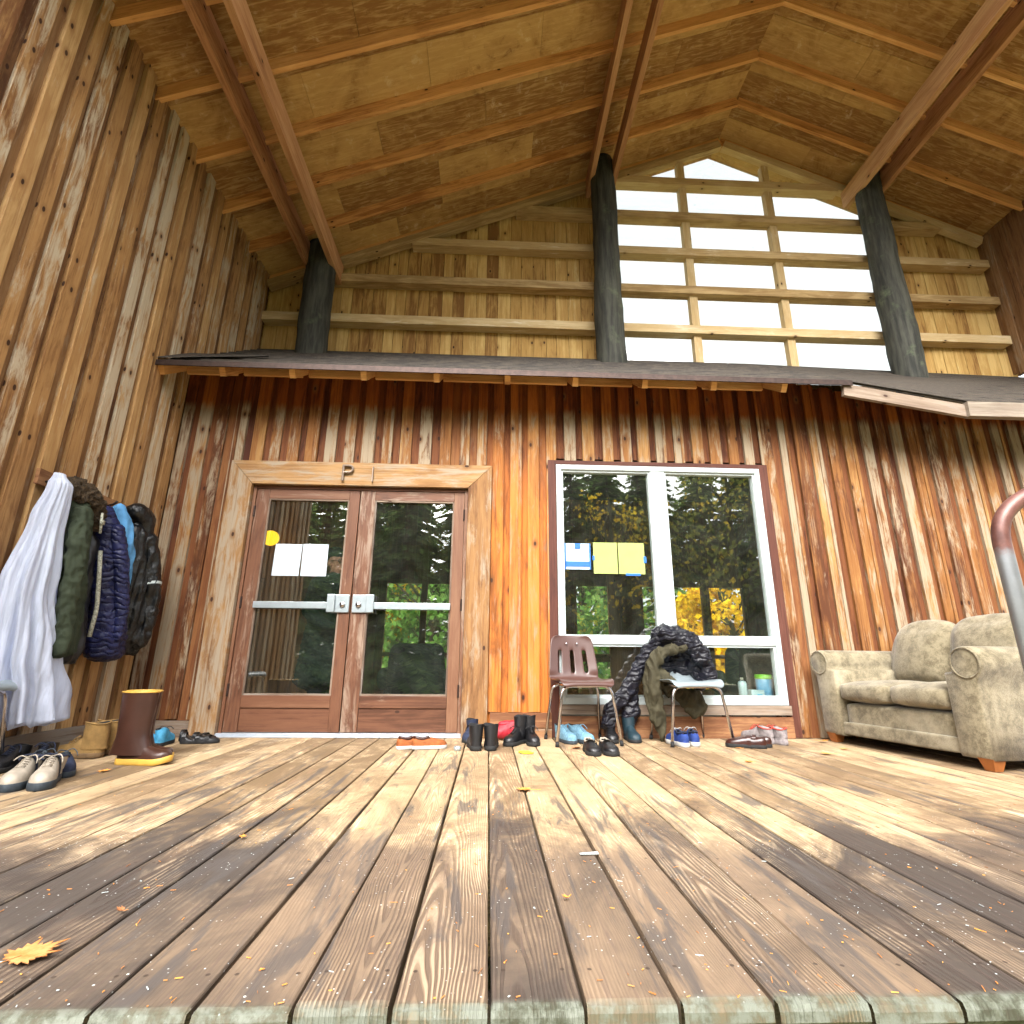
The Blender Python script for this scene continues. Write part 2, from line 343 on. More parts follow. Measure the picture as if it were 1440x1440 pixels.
        if parent: o.parent = parent
        return o

def tag(o, label=None, cat=None, group=None, kind=None):
    if label: o['label'] = label
    if cat: o['category'] = cat
    if group: o['group'] = group
    if kind: o['kind'] = kind
    return o
def empty(name, loc=(0, 0, 0), rz=0):
    o = bpy.data.objects.new(name, None); COL.objects.link(o); o.location = loc; o.rotation_euler = (0, 0, rz); o.empty_display_size = .1
    return o
def copy_tree(o, parent=None):
    c = o.copy(); COL.objects.link(c); c.parent = parent
    for ch in list(o.children): copy_tree(ch, c)
    return c
def rects(x0, x1, z0, z1, holes):
    out = [(x0, x1, z0, z1)]
    for a, b, c, d in holes:
        nxt = []
        for r in out:
            if r[1] <= a or r[0] >= b or r[3] <= c or r[2] >= d: nxt.append(r); continue
            if r[0] < a: nxt.append((r[0], a, r[2], r[3]))
            if r[1] > b: nxt.append((b, r[1], r[2], r[3]))
            m0, m1 = max(r[0], a), min(r[1], b)
            if r[2] < c: nxt.append((m0, m1, r[2], c))
            if r[3] > d: nxt.append((m0, m1, d, r[3]))
        out = nxt
    return [r for r in out if r[1] - r[0] > .004 and r[3] - r[2] > .004]

# ------------------------------------------------------------------ setting
WY = 4.56; XL = -2.88; XR = 6.75; UY = 5.80; RX = 3.2; RZ = 7.8; RM = .44
def roofz(x): return RZ - RM * abs(x - RX)

def ground_mat():
    t = NT('forest ground'); g = t.n("ShaderNodeTexCoord").outputs['Object']; n = t.noise(g, .6, 6, .7); f = t.noise(g, 9, 5, .7)
    c = t.mix(t.ramp(n, .4, .6), (.16, .20, .06), (.26, .22, .15)); c = t.mix(t.ramp(f, .5, .72), c, (.45, .30, .06))
    t.bsdf(c, .9, 0, t.bump(f, .5, .05)); return t.m
g = MB(); S = 240; g.quad([(-S, -S, -.55), (S, -S, -.55), (S, S, -.55), (-S, S, -.55)]); gr = g.build('ground', ground_mat()); tag(gr, kind='structure')

dk = MB(); P0 = .013; PW = .1712
for i in range(-26, 46):
    x0 = P0 + i * PW + .003; x1 = x0 + PW - random.uniform(.006, .010)
    if x1 < XL - .4 or x0 > 7.2: continue
    y0 = 1.125 + random.uniform(-.008, .008); y1 = 4.60; zt = random.uniform(-.003, .001)
    prof = [(y0 + .012, -.042), (y0, -.03), (y0 + .001, -.014), (y0 + .006, -.005), (y0 + .018, 0), (y0 + .05, 0)]
    c = dk.rnd(); b = len(dk.v); uo = random.uniform(-3.5, 1.0); vo = random.uniform(-.05, .05)
    ys = prof + [(y0 + .05 + (y1 - y0 - .05) * k / 12, 0) for k in range(1, 13)] + [(y1, -.042)]
    ch = .004
    rings = []; wob = random.random() * 50
    for (yy, zz) in ys:
        wx = noise.noise(Vector((yy * 1.3, wob, 0))) * .0022; top = zz + zt
        if zz < -.001: rings.append([(x0, yy, top), (x0 + ch, yy, top), (x1 - ch, yy, top), (x1, yy, top)])
        else: rings.append([(x0 + wx, yy, top - ch), (x0 + ch + wx, yy, top), (x1 - ch - wx, yy, top), (x1 - wx, yy, top - ch)])
    for r in rings: dk.v += r
    L = 0
    for k in range(len(rings) - 1):
        L2 = L + math.dist(rings[k][1], rings[k + 1][1])
        for j in range(3):
            q = [b + k * 4 + j, b + k * 4 + j + 1, b + (k + 1) * 4 + j + 1, b + (k + 1) * 4 + j]
            dk.face(q, [(L + uo, rings[k][j][0] - (x0 + x1) / 2 + vo), (L + uo, rings[k][j + 1][0] - (x0 + x1) / 2 + vo), (L2 + uo, rings[k + 1][j + 1][0] - (x0 + x1) / 2 + vo), (L2 + uo, rings[k + 1][j][0] - (x0 + x1) / 2 + vo)], c)
        L = L2
    for xs in (x0, x1):   # plank sides
        dk.quad([(xs, y0 + .02, -.004), (xs, y1, -.004), (xs, y1, -.042), (xs, y0 + .02, -.042)][::(1 if xs == x1 else -1)], [(0, 0), (3, 0), (3, .04), (0, .04)], col=c)
for yy in [1.22 + .6 * k for k in range(6)]:
    dk.box((-3.3, yy, -.24), (7.2, yy + .045, -.046))
deck = dk.build('deck', M['deck']); tag(deck, kind='structure')

# ------------------------------------------------------------------ the lodge
lodge = empty('lodge', (0, WY, 0)); tag(lodge, 'rustic cedar board lodge with deep gabled porch roof, double glazed doors and white framed window', 'building')
def part(mb, name, mat, parent=lodge, **kw):
    o = mb.build(name, mat, None, **kw)
    o.parent = parent
    o.matrix_parent_inverse = Matrix.Translation(-Vector(parent.location)) if parent is lodge else Matrix.Identity(4)
    return o

DOOR = (-2.12, -.22, -.2, 2.10); WIN = (.57, 2.51, .26, 2.36)
DO = (DOOR[0] - .02, DOOR[1] + .02, -.2, DOOR[3] + .02)
ztop = lambda xx: 3.28 - max(0, min(1, (xx - 3.1) / 1.0)) * .20
fw = MB()
holes = [(-2.28, -.06, -1, 2.24), (.53, 2.57, -1, 2.42)]
# recessed boards
x = XL
while x < XR + .1:
    wd = random.uniform(.17, .20); x1 = min(x + wd, XR + .1)
    for r in rects(x, x1 - .002, .0, ztop(x1), holes): fw.box((r[0], WY + .012, r[2]), (r[1], WY + .035, r[3]), grain=2)
    x = x1
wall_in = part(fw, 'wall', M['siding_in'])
fw = MB(); x = XL + .02
zb = lambda xx: .125 if xx < -2 else .19
while x < XR:
    wd = random.uniform(.085, .115); pr = random.uniform(-.002, .010)
    for r in rects(x, x + wd, 0, ztop(x + wd) - .01, [(-2.33, 0.0, -1, 2.32), (.53, 2.575, -1, 2.39)]):
        z0 = r[2]
        if z0 < .01: z0 = .13 if x < -2 else (.195 if x < .6 else 0.005)
        fw.box((r[0], WY - .012 - pr, z0), (r[1], WY + .012, r[3]), grain=2, jit=.0015)
        # live edge strip: an occasional second, thinner batten
        if random.random() < .3: fw.box((r[1] - .03, WY - .022 - pr, z0), (r[1] - .005, WY - .012 - pr - .0002, r[3]), grain=2, jit=.001)
    x += wd + random.uniform(.055, .085)
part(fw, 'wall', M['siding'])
# base boards
bb = MB(); bb.box((XL + .02, WY - .035, .0), (-2.19, WY - .012, .12)); part(bb, 'base_board', M['weathered'])
bb = MB(); bb.box((0.02, WY - .045, .08), (.52, WY - .014, .19)); bb.box((0.02, WY - .035, .0), (.52, WY - .014, .078)); part(bb, 'base_board', M['base'])
bb = MB(); bb.box((.60, WY - .03, .0), (2.52, WY - .006, .165)); part(bb, 'base_board', M['base'])

# left side wall : battens over boards
lw = MB(); y = 1.0
while y < UY:
    wd = random.uniform(.17, .21); y1 = min(y + wd, UY)
    lw.box((XL - .04, y, -.05), (XL - .012, y1 - .002, 5.30), grain=2); y = y1
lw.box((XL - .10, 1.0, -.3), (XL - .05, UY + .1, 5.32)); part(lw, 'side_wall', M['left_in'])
lw = MB(); y = 1.02
while y < UY - .1:
    wd = random.uniform(.075, .12); pr = random.uniform(0, .012)
    lw.box((XL - .012, y, -.04), (XL + .012 + pr, y + wd, 5.38), grain=2, jit=.002); y += wd + random.uniform(.05, .085)
part(lw, 'side_wall', M['left'])
bb = MB(); bb.box((XL + .012, 1.0, 0), (XL + .04, WY - .05, .13)); part(bb, 'base_board', M['weathered'])

# upper gable wall
CL = (1.45, 5.22, 4.0, 99)
gw = MB(); x = XL
while x < XR:
    wd = random.uniform(.12, .17); x1 = min(x + wd, XR)
    zt = min(roofz(x), roofz(x1)) + .12
    for r in rects(x, x1 - .003, 3.6, zt, [(CL[0], CL[1], 4.0, 99)]): gw.box((r[0], UY + random.uniform(-.003, .003), r[2]), (r[1] - .003, UY + .025, r[3]), grain=2)
    x = x1
gw.box((XL - .06, UY + .028, 3.6), (CL[0], UY + .05, 5.1)); prs = [(XL - .06, 5.1), (CL[0], 5.1), (CL[0], roofz(CL[0]) + .2), (XL - .06, roofz(XL - .06) + .2)]
gw.loft([[(p[0], UY + .028, p[1]) for p in prs], [(p[0], UY + .05, p[1]) for p in prs]])
prs = [(CL[1], 3.6), (XR + .1, 3.6), (XR + .1, roofz(XR + .1) + .2), (CL[1], roofz(CL[1]) + .2)]
gw.loft([[(p[0], UY + .028, p[1]) for p in prs], [(p[0], UY + .05, p[1]) for p in prs]])
part(gw, 'gable_wall', M['gable'])
GZ = [4.60 + .595 * k for k in range(5)]
for z in GZ:
    dx = (RZ - .0 - (z + .12)) / RM
    xa, xb = max(XL + .02, RX - dx), min(XR - .05, RX + dx)
    g = MB(); g.box((xa, UY - .14, z), (xb, UY - .002, z + .115), jit=.001); part(g, 'girt', M['girt'])
# sloped rake plates under the roof
for sgn in (-1, 1):
    for (a, b) in (((2.0, .02)), ):
        x0 = RX + sgn * .03; x1 = (XL + .03) if sgn < 0 else XR - .05
        g = MB(); g.bar((x0, UY - .10, roofz(x0) - .03), (x1, UY - .10, roofz(x1) - .03), .09, .12); part(g, 'rake_plate', M['girt'])
for xm in (2.58, 3.80):
    g = MB(); g.box((xm - .05, UY - .09, 4.0), (xm + .05, UY + .0, roofz(xm) - .1)); part(g, 'mullion', M['girt'])
cg = MB(); cg.box((CL[0], UY + .03, 4.1), (CL[1], UY + .036, roofz(CL[0]) )); 
cg.v = cg.v[:0]; cg.f = []; cg.uv = []; cg.c = []; cg.mi = []
xa, xb = CL[0] - .05, CL[1] + .05
ring = [(xa, 4.0), (xb, 4.0), (xb, roofz(xb) + .1), (RX, RZ + .1), (xa, roofz(xa) + .1)]
cg.loft([[(p[0], UY + .05, p[1]) for p in ring], [(p[0], UY + .056, p[1]) for p in ring]])
part(cg, 'clerestory_pane', M['glass'])

# right upper wall
rw = MB(); y = 4.0
while y < UY:
    wd = random.uniform(.16, .2); y1 = min(y + wd, UY); zlo = 2.66 + .9 * max(0, y1 - 4.06); rw.box((XR, y, zlo), (XR + .03, y1 - .002, roofz(XR) + .1), grain=2)
    if random.random() < .8: rw.box((XR - .02, y + .02, zlo), (XR - .0005, y + .11, roofz(XR) + .05), grain=2)
    y = y1
part(rw, 'side_wall', M['left_in'])
rw = MB(); rw.box((XR - .05, 3.98, -.5), (XR + .05, 4.0 - .002, roofz(XR))); 

# porch roof : sheathing panels, rafters, twin beams
ROOF0 = 1.75
roof = MB()
for sgn in (-1, 1):
    xe = XL - .35 if sgn < 0 else 9.6
    L = abs(xe - RX); ang = math.atan(RM); sl_ = L / math.cos(ang); n = int(sl_ / 1.22) + 1
    for yk in range(7):
        ya = ROOF0 + yk * .61 + .0; yb = min(ya + .607, UY + .25)
        if ya > UY + .1: break
        off = .6 if yk % 2 else 0
        for k in range(-1, n + 1):
            s0 = max(0, k * 1.22 + off); s1 = min(sl_, (k + 1) * 1.22 + off - .004)
            if s1 - s0 < .02: continue
            xa = RX + sgn * s0 * math.cos(ang); xb = RX + sgn * s1 * math.cos(ang)
            za = RZ - s0 * math.sin(ang) + .125; zb_ = RZ - s1 * math.sin(ang) + .125
            r0 = [(xa, ya, za), (xa, yb, za), (xb, yb, zb_), (xb, ya, zb_)]; r1 = [(p[0], p[1], p[2] + .02) for p in r0]
            b = len(roof.v); roof.v += r0 + r1; c = roof.rnd()
            for fc in ((0, 1, 2, 3), (7, 6, 5, 4), (0, 4, 5, 1), (1, 5, 6, 2), (2, 6, 7, 3), (3, 7, 4, 0)):
                roof.face([b + q for q in fc], [((roof.v[b + q][0]), roof.v[b + q][1]) for q in fc], c)
for sgn in (-1, 1):
    xe = XL - .4 if sgn < 0 else 9.7
    roof.bar((RX + sgn * .0, (ROOF0 + UY + .3) / 2, RZ + .215), (xe, (ROOF0 + UY + .3) / 2, roofz(xe) + .215), UY + .3 - ROOF0, .03)
roof_o = part(roof, 'porch_roof', M['ply'])
RY = [1.80, 2.33, 2.88, 3.44, 4.01, 4.58, 5.15, 5.72]
for yr in RY:
    for sgn in (-1, 1):
        xe = XL - .3 if sgn < 0 else 9.4
        x0 = RX + sgn * .0
        g = MB(); g.bar((x0, yr, RZ + .06), (xe, yr, roofz(xe) + .06), .042, .13, jit=.0015); o = part(g, 'rafter', M['rafter'])
for xc in (-2.13, 1.39, 5.02):
    for s in (-1, 1):
        g = MB(); zc = roofz(xc) - .15
        g.box((xc + s * .15 - .03, ROOF0, zc - .14), (xc + s * .15 + .03, UY - .1, zc + .13), jit=.001); part(g, 'beam', M['beam'])
    g = MB(); rings = []; zz = 3.7; top = roofz(xc) + .02; sd = random.random() * 90
    for k in range(27):
        z = zz + (top - zz) * k / 26; ring = []
        for j in range(20):
            a = 2 * PI * j / 20; rr = .178 + .02 * noise.noise(Vector((math.cos(a) * .8, math.sin(a) * .8, z * 1.6 + sd))) + .012 * noise.noise(Vector((math.cos(a) * 2, math.sin(a) * 2, z * 5 + sd))) - .02 * (z - zz) / 3
            ring.append((xc + rr * math.cos(a), 5.44 + rr * math.sin(a), z))
        rings.append(ring)
    g.loft(rings); part(g, 'post', M['log'], smooth=True)

# lean-to roof over the doors
EY = 4.06; EZ = 3.02; PM = .72; RK = 3.17
def slab(g, pts, th, mi=0, uvs=None):
    r1 = [Vector(p) for p in pts]; r0 = [p - Vector((0, 0, th)) for p in r1]; b = len(g.v); n = len(pts)
    g.v += [tuple(p) for p in r1] + [tuple(p) for p in r0]; c = g.rnd()
    f = lambda p: (p.x, (p.y - EY) * 1.25)
    g.face(list(range(b, b + n)), [f(p) for p in r1], c, mi); g.face([b + n + k for k in range(n)][::-1], [f(p) for p in r1], c, mi)
    for k in range(n):
        q = (k + 1) % n; g.face([b + q, b + k, b + n + k, b + n + q], [f(r1[q]), f(r1[k]), f(r1[k]), f(r1[q])], c, mi)
lr = MB()
for k in range(12):          # courses of shingles
    y0 = EY + k * .145; y1 = y0 + .175
    if y1 > UY + .02: y1 = UY + .02
    h = .012
    slab(lr, [(XL + .03, y0, EZ + PM * (y0 - EY) + h), (RK, y0, EZ + PM * (y0 - EY) + h), (RK, y1, EZ + PM * (y1 - EY) - .004), (XL + .03, y1, EZ + PM * (y1 - EY) - .004)], .014)
slab(lr, [(XL + .03, EY + .015, EZ - .004), (RK, EY + .015, EZ - .004), (RK, UY, EZ + PM * (UY - EY) - .02), (XL + .03, UY, EZ + PM * (UY - EY) - .02)], .03)
# right wing falling away to the right
def wing(s, t):  # s 0..1 to the right, t 0..1 to the back
    xe = RK + s * 4.2; ze = EZ + .0 - (.152 * s * 4.2 if s < .25 else .152 * 1.05 + (s - .25) * 4.2 * .02)
    yb = UY; zb_ = EZ + PM * (UY - EY) - .02 * s * 4.2
    return Vector((xe, EY + (yb - EY) * t, ze + (zb_ - ze) * t))
for k in range(12):
    t0 = k / 12; t1 = min(1, t0 + .1)
    for s0, s1 in ((0, .25), (.25, .6), (.6, 1)):
        up = Vector((0, 0, .012))
        slab(lr, [wing(s0, t0) + up, wing(s1, t0) + up, wing(s1, t1), wing(s0, t1)], .014)
slab(lr, [wing(0, 0.01), wing(.25, .01), wing(1, .01), wing(1, 1), wing(0, 1)], .03)
part(lr, 'lean_to_roof', M['shingle'])
f = MB(); f.box((XL + .02, EY - .012, EZ - .045), (RK + .02, EY - .001, EZ + .004)); part(f, 'drip_edge', M['dark_metal'])
f = MB(); a = wing(0, 0); b = wing(.25, 0); f.bar((a.x - .05, EY + .03, a.z - .075), (b.x, EY + .03, b.z - .095), .035, .115); part(f, 'fascia_board', M['weathered'])
f = MB(); f.box((b.x - .02, EY - .02, b.z - .16), (b.x + 2.6, EY + .045, b.z - .02), jit=.003); part(f, 'fascia_board', M['fascia2'])
x = -2.94 + .6
k = 0
tails = [-2.84, -2.33, -1.74, -1.13, -.50, .12, .72, 1.34, 1.96, 2.60]
for x in tails:
    f = MB(); z0 = EZ - .085
    f.bar((x, EY + .05, z0 + .03 + PM * .0), (x, WY + .05, z0 + .03 + PM * (WY - EY)), .05, .085); part(f, 'rafter_tail', M['rafter'])
for i in range(len(tails) - 1):
    f = MB(); f.box((tails[i] + .03, WY - .16, EZ + .085), (tails[i + 1] - .03, WY - .13, EZ + .20)); part(f, 'blocking', M['rafter'])
# small lifted flashing by the left wall
f = MB(); slab(f, [(XL + .02, EY - .01, EZ + .03), (XL + .75, EY + .35, EZ + .30), (XL + .75, EY + .42, EZ + .33), (XL + .02, EY + .42, EZ + .345)], .008); part(f, 'flashing', M['shingle'])

# door trim and doors
T = MB()
def prism(g, pts, y0, y1, along):
    c = g.rnd(); b = len(g.v); n = len(pts); uo = random.random() * 3
    g.v += [(p[0], y0, p[1]) for p in pts] + [(p[0], y1, p[1]) for p in pts]
    f = lambda p: ((p[0] + uo, p[1]) if along == 'x' else (p[1] + uo, p[0]))
    g.face(list(range(b, b + n)), [f(p) for p in pts], c); g.face([b + n + k for k in range(n)][::-1], [f(p) for p in pts][::-1], c)
    for k in range(n):
        q = (k + 1) % n; g.face([b + q, b + k, b + n + k, b + n + q], [f(pts[q]), f(pts[k]), f(pts[k]), f(pts[q])], c)
dfm = part(MB(), 'door_frame', M['trim']) if False else None
for pts, al in (([(-2.33, 2.31), (-2.125, 2.095), (-.215, 2.095), (0.0, 2.31)], 'x'), ([(-2.334, 2.31), (-2.334, 0.0), (-2.129, 0.0), (-2.129, 2.095)], 'z'), ([(-.003, 2.305), (-.211, 2.091), (-.211, 0.0), (-.003, 0.0)], 'z')):
    T = MB(); prism(T, pts, WY - .045, WY + .0, al); part(T, 'door_trim', M['trim'])
j = MB()
j.box((-2.125, WY + .002, 0), (-2.10, WY + .09, 2.09)); j.box((-.24, WY + .002, 0), (-.215, WY + .09, 2.09)); j.box((-2.0995, WY + .002, 2.065), (-.2405, WY + .09, 2.09))
part(j, 'door_jamb', M['door'])
s = MB(); s.box((-2.13, WY - .03, .002), (-.21, WY + .09, .028)); s.box((-2.13, WY - .05, .0), (-.21, WY - .0305, .012)); part(s, 'threshold', M['sill_alu'], bevel=.003)
def leaf(x0, x1, gx0, gx1, knob_x, lbl, bar_x):
    d = MB(); Y0, Y1 = WY + .012, WY + .055; z0, z1 = .032, 2.062; g0, g1 = .31, 1.975
    d.box((x0, Y0, z0), (gx0, Y1, z1), grain=2); d.box((gx1, Y0, z0), (x1, Y1, z1), grain=2)
    d.box((gx0 + .0005, Y0, g1), (gx1 - .0005, Y1, z1), grain=0); d.box((gx0 + .0005, Y0, .215), (gx1 - .0005, Y1, g0), grain=0)
    d.box((gx0 + .0005, Y0 + .012, z0), (gx1 - .0005, Y1, .2145), grain=0)
    door = part(d, 'door', M['door'], bevel=.003); door['label'] = lbl
    b = MB(); w_ = .014
    b.box((gx0, Y0 + .004, g0), (gx0 + w_, Y0 + .02, g1)); b.box((gx1 - w_, Y0 + .004, g0), (gx1, Y0 + .02, g1)); b.box((gx0 + w_, Y0 + .004, g1 - w_), (gx1 - w_, Y0 + .02, g1)); b.box((gx0 + w_, Y0 + .004, g0), (gx1 - w_, Y0 + .02, g0 + w_))
    part(b, 'glazing_bead', M['weathered'], door)
    p = MB(); p.box((gx0 + .002, Y0 + .024, g0), (gx1 - .002, Y0 + .030, g1)); part(p, 'pane', M['glass'], door)
    h = MB(); h.box((bar_x[0], Y0 - .03, 1.005), (bar_x[1], Y0 - .018, 1.06)); part(h, 'push_bar', M['alu'], door, bevel=.003)
    h = MB(); s_ = 1 if knob_x > (gx0 + gx1) / 2 else -1
    h.box((knob_x - .075, Y0 - .018, .975), (knob_x + .075, Y0 - .001, 1.125)); h.box((knob_x - s_ * .076 - .03, Y0 - .045, .975), (knob_x - s_ * .076 + .035, Y0 - .0185, 1.125)); part(h, 'lock_plate', M['alu'], door, bevel=.004)
    k = MB(); c = Vector((knob_x + s_ * .02, Y0 - .018, 1.04)); rings = []
    for yy, rr in ((0, .024), (-.012, .024), (-.016, .019), (-.014, .010), (-.02, .009), (-.022, .0005)): rings.append([c + Vector((math.cos(2 * PI * q / 16) * rr, yy, math.sin(2 * PI * q / 16) * rr)) for q in range(16)])
    k.loft(rings); part(k, 'lock_cylinder', M['chrome'], door, smooth=True)
    for z in (.35, 1.05, 1.85):
        hx = x0 if knob_x > (x0 + x1) / 2 else x1
        h = MB(); h.tube([(hx, Y0 - .006, z - .05), (hx, Y0 - .006, z + .05)], .009, 8); part(h, 'hinge', M['dark_metal'], door)
    return door
leaf(-2.097, -1.185, -1.985, -1.275, -1.265, 'left door leaf with taped sheets on its pane', (-1.985, -1.36))
leaf(-1.177, -.243, -1.045, -.335, -1.09, 'right door leaf with clear reflecting pane', (-.985, -.335))
# letters over the door
bpy_font = None
def letter_P(x, z, s):
    g = MB(); y0 = WY - .065
    g.tube([(x, y0, z), (x, y0, z + s)], .011, 8)
    g.tube([(x, y0, z + s - .008)] + [(x + s * .32 + math.sin(a) * s * .24, y0, z + s * .745 + math.cos(a) * s * .21) for a in [PI * k / 8 for k in range(9)]] + [(x, y0, z + s * .53)], .011, 8)
    g.box((x - .008, y0 + .008, z + .01), (x + .008, WY - .0455, z + .03))
    return g
M['letter'] = simple('bronzed letter metal', (.36, .28, .22), .45, .4, .15, 20, .1)
o = part(letter_P(-1.335, 2.13, .15), 'letter_sign', M['letter']); o['label'] = 'metal letter P'
g = MB(); g.box((-1.075, WY - .075, 2.125), (-1.067, WY - .0455, 2.265)); o = part(g, 'letter_sign', M['letter']); o['label'] = 'narrow metal letter I beside the P'

# window
W0, W1, Z0, Z1 = .59, 2.50, .255, 2.345
wf = MB(); Y0 = WY - .03; Y1 = WY + .05; e = .045
wf.box((W0, Y0, Z0), (W0 + e, Y1, Z1)); wf.box((W1 - e, Y0, Z0), (W1, Y1, Z1)); wf.box((W0 + e, Y0, Z1 - e), (W1 - e, Y1, Z1)); wf.box((W0 + e, Y0, Z0), (W1 - e, Y1, Z0 + e + .01))
MX = 1.53; TZ = .775
wf.box((MX - .065, Y0 + .006, TZ), (MX + .065, Y1, Z1 - e)); wf.box((W0 + e, Y0 + .006, TZ - .04), (W1 - e, Y1, TZ + .02 - .0005))
win = part(wf, 'window', M['vinyl'], bevel=.003); win['label'] = 'white vinyl window of three panes'
wi = MB()
for a, b, c, d in ((W0 + e, MX - .065, TZ + .02, Z1 - e), (MX + .065, W1 - e, TZ + .02, Z1 - e), (W0 + e, W1 - e, Z0 + e + .01, TZ - .04)):
    q = .018; wi.box((a, Y0 + .02, c), (a + q, Y1 - .002, d)); wi.box((b - q, Y0 + .02, c), (b, Y1 - .002, d)); wi.box((a + q, Y0 + .02, c), (b - q, Y1 - .002, c + q)); wi.box((a + q, Y0 + .02, d - q), (b - q, Y1 - .002, d))
    p = MB(); p.box((a + q, Y0 + .05, c + q), (b - q, Y0 + .056, d - q)); part(p, 'pane', M['glass'], win)
part(wi, 'sash', M['vinyl'], win)
t = MB(); t.box((W0 - .075, WY - .02, Z0 - .25), (W0 - .002, WY + .01, Z1 + .045)); t.box((W1 + .002, WY - .02, Z0 - .25), (W1 + .085, WY + .01, Z1 + .045)); t.box((W0 - .0015, WY - .02, Z1 + .002), (W1 + .0015, WY + .01, Z1 + .045)); part(t, 'window_trim', M['brown_trim'], win)
t = MB(); t.box((W0, WY - .045, Z0 - .075), (W1 + .01, WY + .0, Z0 - .003)); part(t, 'sill', M['weathered'], win)

# interior
def add_part(name, mat, boxes, **kw):
    g = MB()
    for lo, hi in boxes: g.box(lo, hi)
    return part(g, name, mat, **kw)
BY = 8.0
add_part('interior_floor', M['interior_dark'], [((XL, WY + .1, -.06), (XR, BY + .1, -.01))])
add_part('interior_ceiling', M['interior_dark'], [((XL, WY + .3, 3.1), (XR, UY + .0, 3.14)), ((XL - .1, UY + .04, 3.1), (XR + .1, BY + .4, 3.3))])
add_part('interior_side_wall', M['interior'], [((XL - .05, WY + .04, -.06), (XL - .01, BY + .1, 3.1))]); add_part('interior_side_wall', M['interior'], [((XR + .01, WY + .04, -.06), (XR + .05, BY + .1, 3.1))])
add_part('interior_side_wall', M['left_in'], [((XL - .06, WY + .04, -.5), (XL - .051, BY + .1, 3.3))])
iw = MB(); wins = [(-3.6, -3.25, 1.2, 1.62), (-1.55, -1.03, .22, 1.72), (-.94, -.10, .22, 1.72), (1.32, 1.80, .66, 1.72), (1.32, 1.80, .22, .6), (2.34, 2.60, .22, 1.72), (2.84, 3.26, .22, 1.72), (3.38, 3.90, .22, 1.72), (4.3, 6.0, .22, 1.72)]
x = XL
while x < XR:
    x1 = min(x + random.uniform(.15, .2), XR)
    for r in rects(x, x1 - .003, -.05, 3.1, wins): iw.box((r[0], BY, r[2]), (r[1], BY + .06, r[3]), grain=2)
    x = x1
part(iw, 'interior_wall', M['interior'])
for a, b, c, d in wins[1:]:
    p = MB(); p.box((a, BY + .03, c), (b, BY + .036, d)); part(p, 'rear_pane', M['glass'])
    if d - c > 1: p = MB(); p.box((a, BY - .01, .66), (b, BY + .028, .71)); part(p, 'rear_transom', M['interior'])
pw = MB(); x = XL
while x < -1.62:
    x1 = min(x + .14, -1.6)
    for r in rects(x, x1 - .003, -.05, 3.1, [(-2.75, -2.62, 1.1, 1.5)]): pw.box((r[0], 6.2, r[2]), (r[1], 6.24, r[3]), grain=2)
    x = x1
part(pw, 'partition', M['interior'])
#OBJECTS#
# ------------------------------------------------------------------ generic builders for things
def clouds(name, size, depth=2):
    t = bpy.data.textures.new(name, 'CLOUDS'); t.noise_scale = size; t.noise_depth = depth; return t
TX = {s: clouds('wrinkle', s) for s in (.012, .03, .06, .12)}
def blob(name, prims, mat, voxel=.01, disp=(), smooth=2, parent=None, folds=()):
    """one continuous surface grown from chains of balls: prims = list of chains [(x,y,z,rx[,ry,rz]), ...]"""
    bm = bmesh.new()
    for ch in prims:
        pts = []
        for i, p in enumerate(ch):
            r = p[3:] if len(p) == 6 else (p[3],) * 3
            if i == 0: pts.append((Vector(p[:3]), Vector(r)))
            else:
                a, ra = pts[-1]; b = Vector(p[:3]); rb = Vector(r); n = max(1, int((b - a).length / (min(min(ra), min(rb)) * .45)))
                for k in range(1, n + 1): pts.append((a.lerp(b, k / n), ra.lerp(rb, k / n)))
        for c, r in pts:
            m = Matrix.Translation(c) @ Matrix.Diagonal((*r, 1))
            bmesh.ops.create_icosphere(bm, subdivisions=2, radius=1, matrix=m)
    me = bpy.data.meshes.new(name); bm.to_mesh(me); bm.free(); me.materials.append(mat)
    o = bpy.data.objects.new(name, me); COL.objects.link(o)
    rm = o.modifiers.new("r", 'REMESH'); rm.mode = 'VOXEL'; rm.voxel_size = voxel; rm.use_smooth_shade = True
    if smooth: s = o.modifiers.new("s", 'SMOOTH'); s.factor = .5; s.iterations = smooth * 2
    for size, st in disp:
        d = o.modifiers.new("d", 'DISPLACE'); d.texture = TX[size]; d.strength = st; d.mid_level = .5; d.texture_coords = 'GLOBAL'
    # freeze
    dg = bpy.context.evaluated_depsgraph_get(); ev = o.evaluated_get(dg); m2 = bpy.data.meshes.new_from_object(ev)
    o.modifiers.clear(); o.data = m2; bpy.data.meshes.remove(me)
    if folds:
        nr = [v.normal.copy() for v in m2.vertices]
        for v, n_ in zip(m2.vertices, nr):
            d = 0
            for fs, zs, am in folds:
                q = noise.noise(Vector((v.co.x * fs, v.co.y * fs, v.co.z * zs + fs))); d += (1 - 2 * abs(q)) * am - am * .5
            v.co += n_ * d
    m2.polygons.foreach_set("use_smooth", [True] * len(m2.polygons))
    if parent: o.parent = parent
    return o

